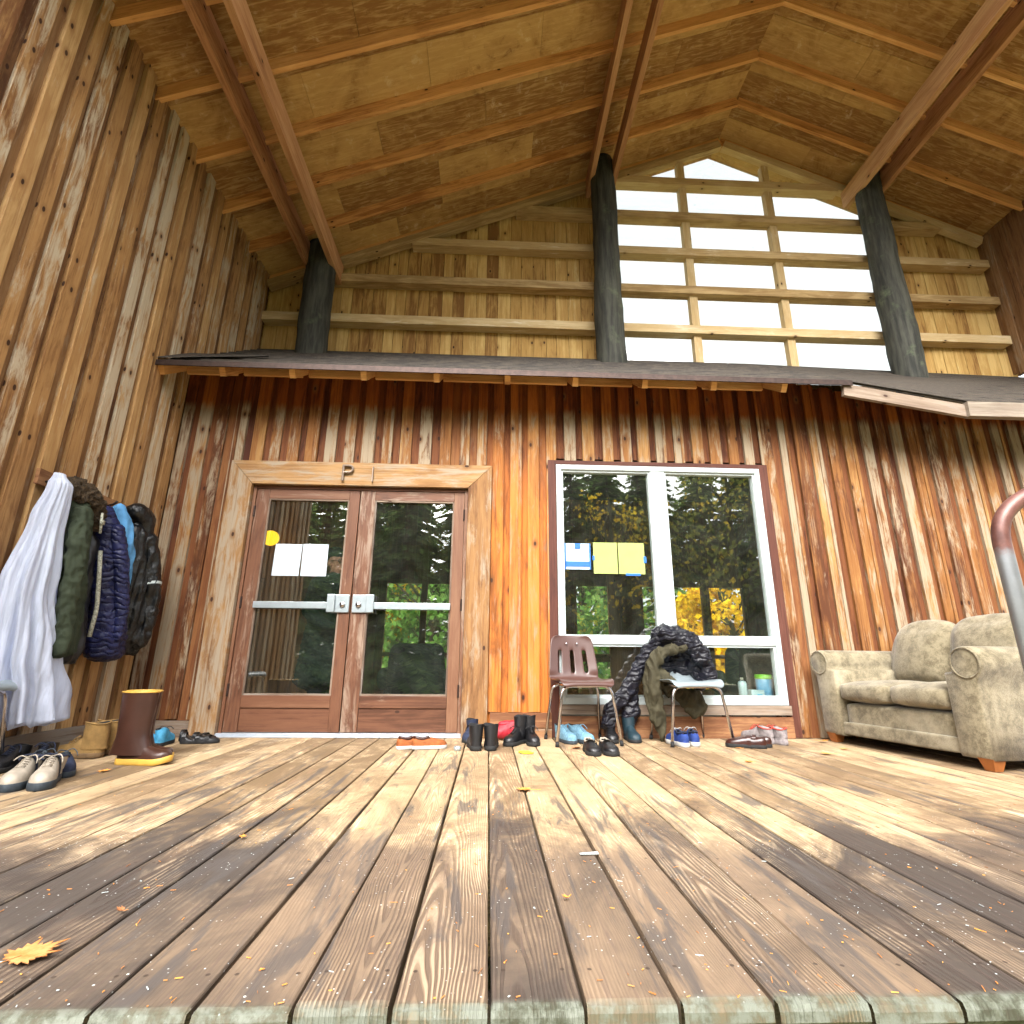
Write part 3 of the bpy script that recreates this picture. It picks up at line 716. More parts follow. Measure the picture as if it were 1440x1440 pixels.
def interp(tab, s):
    for i in range(len(tab) - 1):
        if s <= tab[i + 1][0]:
            a, b = tab[i], tab[i + 1]; t = (s - a[0]) / (b[0] - a[0]); t = t * t * (3 - 2 * t) if False else t
            return a[1] + (b[1] - a[1]) * t
    return tab[-1][1]
HW = [(0, .22), (.015, .42), (.05, .62), (.12, .76), (.25, .78), (.4, .76), (.55, .86), (.7, 1.0), (.82, .98), (.91, .80), (.965, .52), (.99, .28), (1, .10)]
def cloth(name, col, rough=.85, var=.2, scale=12, sheen=.3, bump=.4):
    return simple(name, col, rough, 0, var, scale, bump, .006, .3)
def shoe(name, label, cat, group, loc, deg, L, W, mats, H, shaft=0, sole=.025, collar=None, laces=None, dip=True, topcol=None, shaft_r=(.055, .046), lean=0, strap=None, toe_up=.0, solegrow=1.0):
    """H: height profile of the upper; mats: sole, upper"""
    r = empty(name, loc, R_(deg)); tag(r, label, cat, group)
    S = [0, .012, .03, .06, .1, .16, .23, .3, .37, .44, .5, .56, .62, .68, .74, .8, .86, .91, .95, .975, .99, 1]
    hw = lambda s: W / 2 * interp(HW, s)
    lift = lambda s: toe_up * max(0, (s - .72) / .28) ** 2
    X = lambda s: (s - .5) * L
    # sole : outline stacked
    g = MB(); out = [(X(s), hw(s)) for s in S] + [(X(s), -hw(s)) for s in S[::-1]]
    rings = []
    for z, sc in ((0, .93), (.003, .985), (sole * .45, 1.0), (sole * .9, .99), (sole, .95)):
        rings.append([(x * (1 - (1 - sc) * .4) * solegrow, y * sc * solegrow, z + lift(x / L + .5)) for x, y in out])
    g.loft(rings); g.build('sole', mats[0], r, smooth=True)
    # upper
    N = 18; g = MB(); rings = []; b0 = 0; info = []
    for s in S:
        h = interp(H, s); ring = []; w2 = hw(s) * .95
        dp = 0
        if dip and not shaft: dp = max(0, min(1, (s - .05) / .05)) * max(0, min(1, (.50 - s) / .08))
        for j in range(N + 1):
            a = PI * j / N; ca, sa = math.cos(a), math.sin(a)
            y = w2 * (abs(ca) ** .75) * (1 if ca > 0 else -1); y *= 1 - .25 * sa * min(1, h / .09)
            z = sole * .9 + h * sa ** .55
            if dp and sa > .78: z -= dp * h * .75 * min(1, (sa - .78) / .12)
            ring.append((X(s) * (.985), y, z + lift(s)))
        rings.append(ring)
    c = g.rnd(); n = N + 1
    for rg in rings: g.v += rg
    for i in range(len(S) - 1):
        for j in range(N):
            sm = (S[i] + S[i + 1]) / 2; sa = math.sin(PI * (j + .5) / N); mi = 1 if (dip and not shaft and .05 < sm < .5 and sa > .84) else 0
            g.face([i * n + j, i * n + j + 1, (i + 1) * n + j + 1, (i + 1) * n + j][::-1], [(0, 0)] * 4, c, mi)
    g.face(list(range(n)), [(0, 0)] * n, c); g.face([(len(S) - 1) * n + j for j in range(n)][::-1], [(0, 0)] * n, c)
    g.build('upper', [mats[1], M['black_in']], r, smooth=True)
    if shaft:
        g = MB(); rings = []; cx = X(.21); h0 = sole + .02
        tot = 16
        for k in range(tot + 1):
            t = k / tot; z = h0 + (shaft - h0) * t
            rx = shaft_r[0] * (1.12 - .28 * math.sin(min(1, t * 2.2) * PI / 2) + .20 * t) if shaft > .2 else shaft_r[0] * (1.1 - .12 * t)
            ry = shaft_r[1] * (.86 + .20 * t)
            if t < .3: rx *= 1.0 + (.3 - t) * .5
            ox = cx + lean * t + (.3 - t) * .03 * (t < .3)
            rings.append([(ox + math.cos(2 * PI * j / 24) * rx * (1 + .018 * math.sin(3 * j + k * 1.3)), math.sin(2 * PI * j / 24) * ry, z + (.006 * math.sin(2 * PI * j / 24 * 2) if shaft < .25 and k == tot else 0)) for j in range(24)])
        ins = [[(rings[q][j][0] * .93 + rings[q][(j + 12) % 24][0] * .07, rings[q][j][1] * .88, rings[q][j][2]) for j in range(24)] for q in (tot, tot - 6)]
        g.loft(rings, 0, True, False, False); 
        g.loft([rings[tot]] + ins, 1, True, False, True)
        g.build('shaft', [mats[1], M['black_in']], r, smooth=True)
        if topcol:
            g = MB(); g.tube([Vector(p) for p in rings[tot]] + [Vector(rings[tot][0])], .005, 6); g.build('rim', topcol, r, smooth=True)
    if collar:
        g = MB(); pts = []
        for k in range(25):
            a = 2 * PI * k / 24; s = .27 + .20 * math.cos(a); pts.append(Vector((X(s), math.sin(a) * W * .27, sole + interp(H, s) * (.93 if abs(math.sin(a)) > .5 else 1.0))))
        g.tube(pts, .007, 6, cap=False); g.build('collar', collar, r, smooth=True)
    if laces:
        g = MB()
        for k in range(5):
            s = .48 + k * .045; z = sole + interp(H, s) * 1.0 + .003; yw = W * .17
            g.tube([(X(s), -yw, z - .008), (X(s) + .006, 0, z + .003), (X(s), yw, z - .008)], .003, 5)
        z = sole + interp(H, .47)
        g.tube([(X(.47), 0, z + .006), (X(.45), .03, z + .016), (X(.5), .045, z), (X(.56), .05, z - .02)], .0028, 5, .01); g.tube([(X(.47), 0, z + .006), (X(.46), -.028, z + .014), (X(.52), -.045, z - .005)], .0028, 5, .01)
        g.build('laces', laces, r, smooth=True)
    if strap:
        for s0 in strap[1]:
            g = MB()
            pts = []; z = sole + interp(H, s0)
            rg = [(X(s0), hw(s0) * math.cos(PI * k / 10) * 1.02, sole * .8 + (interp(H, s0) + .010) * math.sin(PI * k / 10) ** .6) for k in range(11)]
            for k in range(10):
                a, b = Vector(rg[k]), Vector(rg[k + 1]); d = Vector((.013, 0, 0)); up = Vector((0, 0, .003))
                g.quad([a - d, b - d, b + d, a + d]); g.quad([a - d + up, a + d + up, b + d + up, b - d + up])
            g.build('strap', strap[0], r, smooth=True)
    return r

LOWH = [(0, .03), (.03, .062), (.1, .072), (.3, .060), (.45, .075), (.55, .078), (.65, .062), (.78, .046), (.9, .038), (.97, .024), (1, .006)]
SLIPH = [(0, .03), (.03, .050), (.1, .056), (.3, .045), (.45, .052), (.55, .052), (.65, .046), (.78, .038), (.9, .032), (.97, .020), (1, .006)]
BOOTH = [(0, .03), (.03, .07), (.1, .085), (.3, .095), (.42, .092), (.52, .075), (.62, .060), (.78, .048), (.9, .042), (.97, .026), (1, .008)]
C = {}
C['black'] = simple('black leather', (.014, .014, .017), .42, 0, .25, 20, .3)
C['blacksole'] = simple('black rubber sole', (.02, .02, .02), .8, 0, .2, 30, .2)
C['white'] = simple('white rubber', (.68, .67, .64), .6, 0, .08, 20, .1)
C['orange'] = simple('orange brown suede', (.42, .13, .025), .8, 0, .25, 30, .3)
C['rubber'] = simple('brown rubber', (.085, .036, .024), .36, 0, .15, 9, .15)
C['yellow'] = simple('yellow rubber', (.80, .50, .10), .5, 0, .1, 15, .15)
C['tan'] = simple('tan nubuck', (.42, .26, .09), .85, 0, .18, 22, .5)
C['tansole'] = simple('brown tan sole', (.24, .15, .07), .85, 0, .2, 30, .3)
C['blue'] = simple('light blue mesh', (.22, .42, .55), .8, 0, .25, 60, .4)
C['bluegrey'] = simple('blue grey sole', (.05, .07, .09), .7, 0, .3, 30, .2)
C['sky'] = simple('bright blue nylon', (.10, .45, .72), .6, 0, .2, 30, .2)
C['royal'] = simple('royal blue suede', (.015, .06, .28), .8, 0, .2, 30, .3)
C['cream'] = simple('cream synthetic leather', (.52, .46, .38), .6, 0, .15, 25, .3)
C['navy'] = simple('navy canvas', (.018, .03, .075), .85, 0, .2, 40, .4)
C['oxblood'] = simple('dark brown polished leather', (.07, .022, .015), .28, 0, .25, 16, .15)
C['greyred'] = simple('grey running mesh', (.34, .30, .30), .75, 0, .3, 40, .4)
C['red'] = simple('red plastic', (.52, .015, .04), .6, 0, .12, 12, .2)
C['redtrim'] = simple('red trim', (.6, .08, .05), .6, 0, .1, 12, .2)
C['teal'] = simple('dark teal nylon', (.015, .05, .07), .6, 0, .2, 20, .2)

G = 'footwear left along the lodge wall'
def pair(name, a, b, cat, grp, la, lb, deg2=None, **kw):
    shoe(name, la, cat, grp, (a[0], a[1], 0), a[2], **kw); shoe(name, lb, cat, grp, (b[0], b[1], 0), b[2], **kw)
pair('rubber_boot', (-2.02, 3.50, -8), (-1.975, 3.40, -4), 'rubber boot', 'pair of brown rubber boots', 'tall brown rubber boot with yellow sole, the farther and mostly hidden one of its pair', 'tall brown rubber boot with yellow sole and yellow rim, nearer one of its pair',
     L=.315, W=.112, mats=(C['yellow'], C['rubber']), H=BOOTH, shaft=.395, topcol=C['yellow'], sole=.034, shaft_r=(.098, .07), toe_up=.018, solegrow=1.02)
pair('work_boot', (-2.51, 3.62, 183), (-2.52, 3.75, 178), 'work boot', 'pair of tan work boots', 'tan leather work boot with slouched collar, nearer one of its pair', 'tan leather work boot behind the other tan one against the wall',
     L=.30, W=.11, mats=(C['tansole'], C['tan']), H=BOOTH, shaft=.20, topcol=C['tan'], sole=.03, laces=C['tan'], shaft_r=(.068, .052))
shoe('sneaker', 'blue sneaker half hidden between tan boot and rubber boots', 'shoe', None, (-2.42, 4.0, 0), -150, .27, .1, (C['bluegrey'], C['sky']), LOWH, laces=C['white'])
shoe('sneaker', 'small bright blue shoe peeping out behind the rubber boot toes', 'shoe', None, (-2.30, 4.16, 0), 100, .24, .09, (C['blacksole'], C['sky']), BOOTH, shaft=.11, shaft_r=(.05, .04), laces=C['black'])
pair('sandal', (-2.16, 4.34, 5), (-2.08, 4.22, 12), 'sandal', 'pair of black sandals', 'black strap sandal behind, left of the double doors', 'black strap sandal in front, left of the double doors', L=.26, W=.10, mats=(C['blacksole'], C['black']),
     H=[(0, .02), (.05, .045), (.1, .05), (.2, .02), (.3, .012), (.42, .03), (.55, .034), (.7, .028), (.85, .02), (.95, .014), (1, .004)], sole=.022, dip=False, strap=(C['black'], (.1, .45, .7)))
pair('slip_on_shoe', (-.51, 4.00, 28), (-.40, 3.99, 14), 'slip-on shoe', 'pair of orange slip-ons', 'orange brown slip-on shoe with white sole, left one before the doors', 'orange brown slip-on shoe with white sole, right one before the doors',
     L=.25, W=.094, mats=(C['white'], C['orange']), H=SLIPH, sole=.024, collar=C['oxblood'])
shoe('ankle_boot', 'navy boot with loose straps standing against the wall right of the doors', 'boot', None, (-.13, 4.36, 0), -100, .25, .10, (C['blacksole'], C['navy']), BOOTH, shaft=.15, strap=(C['navy'], (.45,)), shaft_r=(.055, .045))
pair('chelsea_boot', (-.085, 4.02, 96), (.03, 4.03, 88), 'boot', 'pair of black pull-on boots', 'plain black pull-on boot seen from its heel, left one of the pair', 'plain black pull-on boot seen from its heel, right one of the pair',
     L=.29, W=.108, mats=(C['blacksole'], C['black']), H=BOOTH, shaft=.165, sole=.03, shaft_r=(.056, .05))
pair('lace_boot', (.21, 4.20, -122), (.33, 4.22, -82), 'boot', 'pair of black lace-up boots', 'black lace-up ankle boot with toe turned out, beside the red bag', 'black lace-up ankle boot pointing straight ahead, beside the brown chair',
     L=.28, W=.10, mats=(C['blacksole'], C['black']), H=BOOTH, shaft=.19, laces=C['black'], sole=.026, shaft_r=(.056, .048))
pair('hiking_shoe', (.60, 4.30, -70), (.72, 4.31, -60), 'hiking shoe', 'pair of pale blue hiking shoes', 'pale blue hiking shoe with loose laces, left one under the brown chair', 'pale blue hiking shoe with loose laces, right one under the brown chair',
     L=.27, W=.10, mats=(C['bluegrey'], C['blue']), H=LOWH if False else BOOTH, shaft=.12, laces=C['blue'], sole=.028, shaft_r=(.056, .046))
pair('clog', (.70, 3.80, -88), (.815, 3.80, -84), 'clog', 'pair of black closed clogs', 'black strapped clog in front of the brown chair, left one', 'black strapped clog in front of the brown chair, right one',
     L=.26, W=.105, mats=(C['blacksole'], C['black']), H=SLIPH, sole=.026, collar=C['cream'], strap=(C['black'], (.5,)))
shoe('ankle_boot', 'dark teal boot standing between the two chairs under the draped jackets', 'boot', None, (1.13, 4.38, 0), -88, .27, .105, (C['blacksole'], C['teal']), BOOTH, shaft=.17, shaft_r=(.055, .05))
shoe('ankle_boot', 'dark boot standing under the trouser legs behind the brown chair', 'boot', None, (.96, 4.36, 0), -95, .27, .105, (C['blacksole'], C['black']), BOOTH, shaft=.17, shaft_r=(.055, .05))
pair('skate_shoe', (1.42, 4.18, 100), (1.54, 4.22, 84), 'skate shoe', 'pair of blue suede skate shoes', 'royal blue suede shoe with white sole, left one under the grey chair', 'royal blue suede shoe with white sole, right one under the grey chair',
     L=.27, W=.10, mats=(C['white'], C['royal']), H=LOWH, sole=.032, collar=C['navy'], laces=C['white'])
pair('loafer', (1.88, 4.06, 155), (1.95, 4.12, 150), 'loafer', 'pair of brown leather shoes', 'glossy dark brown leather shoe, nearer one right of the grey chair', 'glossy dark brown leather shoe, farther one right of the grey chair',
     L=.28, W=.098, mats=(C['blacksole'], C['oxblood']), H=SLIPH, sole=.026, strap=(C['oxblood'], (.42,)))
pair('running_shoe', (2.10, 4.33, 118), (2.2, 4.29, 105), 'running shoe', 'pair of grey running shoes', 'grey running shoe with red collar, left one beside the sofa', 'grey running shoe with red collar, right one beside the sofa',
     L=.28, W=.10, mats=(C['greyred'], C['greyred']), H=BOOTH, shaft=.115, sole=.035, topcol=C['redtrim'], laces=C['redtrim'], shaft_r=(.058, .046))
pair('sneaker', (-2.20, 2.84, -72), (-2.10, 2.86, -64), 'sneaker', 'pair of cream sneakers', 'cream sneaker with dark ankle strap at the left edge, left one of its pair', 'cream sneaker with dark ankle strap under the chair leg, right one of its pair',
     L=.29, W=.105, mats=(C['bluegrey'], C['cream']), H=BOOTH, shaft=.115, laces=C['cream'], strap=(C['navy'], (.40,)), sole=.036, topcol=C['navy'], shaft_r=(.058, .05))
pair('sneaker', (-2.33, 3.12, -60), (-2.22, 3.12, -48), 'sneaker', 'pair of dark grey sneakers', 'dark grey sneaker behind the cream pair, half hidden', 'dark grey sneaker behind the cream pair, toe towards the rubber boots',
     L=.28, W=.10, mats=(C['bluegrey'], C['navy']), H=LOWH, laces=C['bluegrey'], sole=.03)
pair('sneaker', (-2.60, 3.24, -80), (-2.50, 3.34, -65), 'sneaker', 'pair of black sneakers', 'black sneaker below the grey seat, left one', 'black sneaker below the grey seat, right one', L=.28, W=.10, mats=(C['blacksole'], C['black']), H=BOOTH, shaft=.11, laces=C['navy'], shaft_r=(.056, .046))

# red bag
o = blob('bag', [[(.10, 4.42, .055, .06, .05, .05), (.20, 4.42, .075, .06, .05, .065)], [(.12, 4.42, .12, .04, .03, .02), (.2, 4.42, .13, .04, .03, .015)]], C['red'], .008, ((.03, .012),)); tag(o, 'small crumpled red bag slumped between the black boots', 'bag')
# silver thing
g = MB(); g.loft([[(-.2 + math.cos(a) * r, 3.90 + math.sin(a) * r, z) for a in [2 * PI * k / 16 for k in range(16)]] for r, z in ((.022, 0.001), (.026, .012), (.024, .026), (.014, .030), (.006, .024))]); o = g.build('jar_lid', M['alu'], None, smooth=True); tag(o, 'small silver lid lying by the black pull-on boots', 'lid')

# ------------------------------------------------------------------ chairs
def chair(name, label, loc, deg, shell, group):
    r = empty(name, loc, R_(deg)); tag(r, label, 'chair', group)
    # profile (y,z) : front lip, seat, curve, back
    prof = [(-.02, .415), (-.022, .432), (-.005, .447), (.03, .452), (.10, .447), (.20, .440), (.29, .438), (.335, .447), (.362, .470), (.375, .505), (.384, .54), (.392, .575), (.399, .61), (.406, .645), (.413, .68), (.42, .72), (.428, .76), (.434, .79), (.437, .803)]
    wid = [.17, .195, .208, .215, .215, .212, .208, .207, .207, .206, .204, .201, .198, .194, .190, .186, .178, .162, .13]
    NX = 26; bm = bmesh.new(); V = []
    for i, ((y, z), w) in enumerate(zip(prof, wid)):
        row = []
        for j in range(NX + 1):
            t = j / NX * 2 - 1; cur = (abs(t) ** 2.2)
            yy = y - (.028 * cur if i > 8 else 0); zz = z + (.018 * abs(t) ** 4 if 2 < i < 8 else 0) - (.012 * abs(t) ** 5 if i <= 2 else 0)
            row.append(bm.verts.new((t * w, yy, zz)))
        V.append(row)
    for i in range(len(prof) - 1):
        for j in range(NX):
            if 9 <= i <= 13 and j in (5, 6, 12, 13, 19, 20): continue
            bm.faces.new((V[i][j], V[i][j + 1], V[i + 1][j + 1], V[i + 1][j]))
    me = bpy.data.meshes.new('seat_shell'); bm.to_mesh(me); bm.free(); me.materials.append(shell)
    me.polygons.foreach_set("use_smooth", [True] * len(me.polygons))
    o = bpy.data.objects.new('seat_shell', me); COL.objects.link(o); o.parent = r
    s = o.modifiers.new('s', 'SOLIDIFY'); s.thickness = .009; s.offset = 0
    s = o.modifiers.new('b', 'SUBSURF'); s.levels = 1; s.render_levels = 1
    g = MB()
    for x in (-.045, .045): g.loft([[(x + math.cos(a) * q, .412 - .012 - dy, .735 + math.sin(a) * q) for a in [2 * PI * k / 10 for k in range(10)]] for q, dy in ((.009, 0), (.008, .003), (.002, .005))])
    g.build('rivet', M['chrome'], r, smooth=True)
    zt = .415
    for nm, y0, y1, w in (('front_leg', 0, .03, .245), ('back_leg', .42, .33, .225)):
        g = MB(); g.tube([(-w, y0, .012), (-.19, y1, zt), (.19, y1, zt), (w, y0, .012)], .0115, 12, .07); g.build(nm, M['chrome'], r, smooth=True)
        for sx in (-1, 1):
            g = MB(); g.tube([(sx * w, y0, 0), (sx * (w - .003), y0 + (y1 - y0) * .07, .032)], .014, 10); g.build('foot_cap', C['blacksole'], r, smooth=True)
    for sx in (-1, 1):
        g = MB(); g.tube([(sx * .15, .03, zt + .004), (sx * .15, .33, zt + .004)], .010, 8); g.build('seat_rail', M['chrome'], r, smooth=True)
    return r
M['shell_brown'] = simple('brown moulded plastic', (.14, .072, .06), .28, 0, .06, 6, .04)
M['shell_grey'] = simple('grey blue moulded plastic', (.34, .40, .43), .32, 0, .05, 6, .04)
GC = 'stacking chairs with slotted plastic backs'
chair('stacking_chair', 'brown plastic chair with slotted back and chrome legs, empty, under the window', (.745, 4.09, 0), 8, M['shell_brown'], GC)
chair('stacking_chair', 'grey plastic chair with slotted back and jackets draped over it', (1.585, 4.10, 0), 7, M['shell_grey'], GC)
chair('stacking_chair', 'grey chair cut off by the left edge, only seat edge and chrome leg showing', (-2.58, 2.98, 0), 100, M['shell_grey'], GC)

# jackets over the grey chair
def quilt(name, col, per=.05, axis=2, rough=.5):
    t = NT(name); g_ = t.n("ShaderNodeTexCoord").outputs['Object']; S = t.sep(g_); n = t.noise(g_, 9, 4)
    wv = t.math('ABSOLUTE', t.math('SINE', t.math('MULTIPLY', t.math('ADD', S[axis], t.math('MULTIPLY', n, .13)), PI / per)))
    c = t.mix(t.ramp(n, .3, .7), tuple(x * .45 for x in col), tuple(x * .85 for x in col))
    t.bsdf(c, rough, 0, t.bump(t.math('ADD', t.math('POWER', wv, .5), t.math('MULTIPLY', n, .8)), .8, .011), .3); return t.m
M['puffer'] = quilt('black puffer nylon', (.009, .009, .016), .045, 2, .42)
M['olive'] = cloth('olive cotton', (.085, .075, .042))
cx = 1.56
o = blob('jacket', [[(1.42, 4.42, .70, .10, .09, .10), (1.45, 4.43, .81, .11, .10, .09), (1.54, 4.44, .79, .12, .11, .10), (1.66, 4.47, .74, .115, .10, .11), (1.74, 4.44, .62, .09, .09, .12), (1.78, 4.40, .50, .07, .08, .09)],
                    [(1.70, 4.46, .60, .08, .07, .1), (1.74, 4.44, .45, .06, .06, .08), (1.72, 4.44, .40, .05, .05, .05)], [(1.40, 4.44, .74, .07, .07, .08), (1.30, 4.46, .64, .06, .06, .07)], [(1.44, 4.33, .80, .07, .05, .06), (1.60, 4.34, .78, .08, .05, .07), (1.72, 4.33, .64, .06, .05, .09)], [(1.40, 4.47, .60, .07, .05, .12), (1.56, 4.49, .62, .10, .04, .12), (1.70, 4.48, .60, .07, .05, .12)]], M['puffer'], .010, ((.12, .04), (.06, .02)), folds=((12, 12, .012),))
tag(o, 'black quilted puffer jacket with hood, heaped over the back of the grey chair', 'jacket', 'jackets on the grey chair')
o = blob('jacket', [[(1.62, 4.34, .71, .06, .035, .02), (1.50, 4.32, .705, .08, .04, .03), (1.40, 4.32, .67, .06, .04, .045), (1.32, 4.32, .58, .05, .045, .07), (1.30, 4.33, .45, .07, .05, .08), (1.31, 4.34, .30, .07, .05, .08), (1.34, 4.35, .16, .05, .04, .08), (1.36, 4.36, .06, .025, .03, .06)],
                    [(1.60, 4.40, .34, .11, .06, .05), (1.66, 4.40, .26, .09, .05, .06), (1.66, 4.40, .20, .06, .04, .04)], [(1.34, 4.36, .52, .06, .05, .06), (1.50, 4.38, .37, .10, .05, .05)]], M['olive'], .009, ((.12, .03),), folds=((14, 6, .026), (34, 16, .010)))
tag(o, 'olive brown jacket trailing from the grey chair to the floor', 'jacket', 'jackets on the grey chair')
o = blob('jacket', [[(1.28, 4.46, .62, .06, .05, .06), (1.18, 4.44, .45, .06, .05, .06), (1.08, 4.42, .32, .055, .05, .06), (.98, 4.40, .22, .06, .05, .06), (.94, 4.38, .13, .06, .05, .06)],
                    [(1.16, 4.46, .38, .07, .04, .08), (1.15, 4.46, .2, .08, .04, .1)]], M['puffer'], .010, ((.12, .03), (.06, .02)), folds=((12, 12, .012),))
tag(o, 'dark quilted sleeve of a coat sagging from the grey chair towards the brown chair', 'coat', 'jackets on the grey chair')

# ------------------------------------------------------------------ coat rail and coats on the left wall
rk = empty('coat_rack', (XL + .03, 3.8, 1.62)); tag(rk, 'reddish wooden coat rail with pegs on the left wall', 'coat rack')
def lp(mb, name, mat, par, **kw):
    o = mb.build(name, mat, None, **kw); o.parent = par; o.matrix_parent_inverse = Matrix.Translation(-Vector(par.location)) if par.rotation_euler.z == 0 else (Matrix.Translation(par.location) @ Matrix.Rotation(par.rotation_euler.z, 4, 'Z')).inverted()
    return o
g = MB(); g.bar((XL + .045, 3.22, 1.70), (XL + .045, 4.32, 1.67), .025, .10, up=(1, 0, 0)); 
g = MB(); g.box((XL + .028, 3.22, 1.63), (XL + .052, 4.34, 1.73)); lp(g, 'rail', M['base'], rk)
for y in (3.28, 3.46, 3.64, 3.82, 4.0, 4.18):
    g = MB(); g.tube([(XL + .052, y, 1.66), (XL + .11, y, 1.675), (XL + .13, y, 1.70)], .008, 8, .02); lp(g, 'peg', M['dark_metal'], rk, smooth=True)
def hang(name, mat, levels, folds=7, amp=.12, n=64, seed=0, parent=None, thick=True):
    """levels : (z, cx, cy, rx, ry, fold) hanging cloth tube"""
    g = MB(); rings = []
    NL = 40
    for k in range(NL + 1):
        t = k / NL * (len(levels) - 1); i = min(int(t), len(levels) - 2); f = t - i; f2 = f * f * (3 - 2 * f)
        z, cx_, cy_, rx, ry, fo = [levels[i][q] + (levels[i + 1][q] - levels[i][q]) * (f if q == 0 else f2) for q in range(6)]
        ring = []
        for j in range(n):
            a = 2 * PI * j / n
            d = 1 + fo * amp * (math.sin(a * folds + seed + z * 1.5) + .6 * math.sin(a * (folds * 2 + 1) + seed * 2 - z * 3)) + .10 * noise.noise(Vector((math.cos(a) * 1.6, math.sin(a) * 1.6, z * 5 + seed)))
            zz = z + (.012 * fo * math.sin(a * folds + 1) if k == NL else 0)
            ring.append((max(cx_ + math.cos(a) * rx * d, XL + .03 + .004 * abs(math.sin(a * 5))), cy_ + math.sin(a) * ry * d, zz))
        rings.append(ring)
    g.loft(rings, 0, True, True, True); return g.build(name, mat, parent, smooth=True)
def veil():
    t = NT('white voile'); d = t.n("ShaderNodeBsdfPrincipled"); d.inputs['Base Color'].default_value = (.66, .72, .86, 1); d.inputs['Roughness'].default_value = .6
    tl = t.n("ShaderNodeBsdfTranslucent"); tl.inputs[0].default_value = (.66, .7, .9, 1); g_ = t.n("ShaderNodeTexCoord").outputs['Object']; S = t.sep(g_)
    n = t.noise(t.comb(t.math('MULTIPLY', S[0], 26), t.math('MULTIPLY', S[1], 26), t.math('MULTIPLY', S[2], 3)), 1, 4); t.t.links.new(t.bump(n, .7, .02), d.inputs['Normal'])
    tr = t.n("ShaderNodeBsdfTransparent"); mx = t.n("ShaderNodeMixShader"); mx.inputs[0].default_value = .3
    t.t.links.new(d.outputs[0], mx.inputs[1]); t.t.links.new(tl.outputs[0], mx.inputs[2])
    m2 = t.n("ShaderNodeMixShader"); t.t.links.new(t.ramp(n, .3, .6, .04, .28), m2.inputs[0]); t.t.links.new(mx.outputs[0], m2.inputs[1]); t.t.links.new(tr.outputs[0], m2.inputs[2]); t.t.links.new(m2.outputs[0], t.out.inputs[0]); return t.m
GH = 'clothes hanging on the left wall'
xh = -2.72
o = hang('dress', veil(), [(1.70, xh, 3.24, .03, .03, .2), (1.62, xh + .02, 3.24, .055, .065, .5), (1.40, xh, 3.24, .07, .09, .7), (1.0, xh, 3.24, .09, .14, 1), (.6, xh + .01, 3.30, .12, .19, 1.2), (.36, xh + .02, 3.36, .13, .20, 1.5), (.22, xh + .02, 3.38, .13, .20, 1.8)], 9, .16, 96, 1.3)
tag(o, 'long translucent white dress hanging leftmost on the wall', 'dress', GH)
# olive parka
pk = empty('parka', (xh, 3.48, 1.62)); tag(pk, 'olive green parka with brown fur hood hanging next to the white dress', 'coat', GH)
M['parka'] = cloth('olive parka cotton', (.062, .080, .048)); M['fur'] = simple('brown fur', (.17, .11, .055), .95, 0, .5, 60, 1.0, .03); M['white_trim'] = simple('pale knit edge', (.55, .55, .45), .9, 0, .5, 120, .6)
def own(o, par): o.parent = par; o.matrix_parent_inverse = Matrix.Translation(-Vector(par.location)); return o
own(blob('body', [[(xh, 3.42, 1.52, .09, .10, .08), (xh, 3.44, 1.30, .10, .12, .12), (xh, 3.48, 1.0, .11, .14, .12), (xh, 3.51, .74, .12, .15, .10), (xh, 3.53, .64, .11, .14, .06)]], M['parka'], .010, ((.12, .03),), folds=((14, 2.2, .022), (30, 5, .008))), pk)
own(blob('sleeve', [[(xh + .07, 3.40, 1.48, .06, .06, .06), (xh + .11, 3.37, 1.25, .055, .06, .08), (xh + .12, 3.38, .95, .05, .055, .08), (xh + .12, 3.40, .70, .05, .05, .05), (xh + .12, 3.40, .62, .045, .045, .03)]], M['parka'], .009, ((.12, .02),), folds=((18, 8, .016), (40, 22, .006))), pk)
own(blob('fur_hood', [[(xh + .02, 3.36, 1.64, .08, .08, .08), (xh + .03, 3.44, 1.60, .09, .08, .10), (xh + .04, 3.52, 1.56, .07, .07, .08), (xh + .05, 3.54, 1.46, .05, .05, .06)]], M['fur'], .010, ((.03, .05), (.012, .03))), pk)
g = MB(); g.tube([(xh + .10, 3.585, 1.28), (xh + .12, 3.60, 1.1), (xh + .125, 3.635, .9), (xh + .12, 3.63, .72)], .013, 8, .05); own(g.build('edge_trim', M['white_trim'], None, smooth=True), pk)
g = MB(); g.tube([(xh + .12, 3.50, 1.52), (xh + .135, 3.50, 1.38)], .008, 6); g.box((xh + .125, 3.485, 1.44), (xh + .14, 3.515, 1.47)); own(g.build('cord_toggle', M['white_trim'], None, smooth=True), pk)
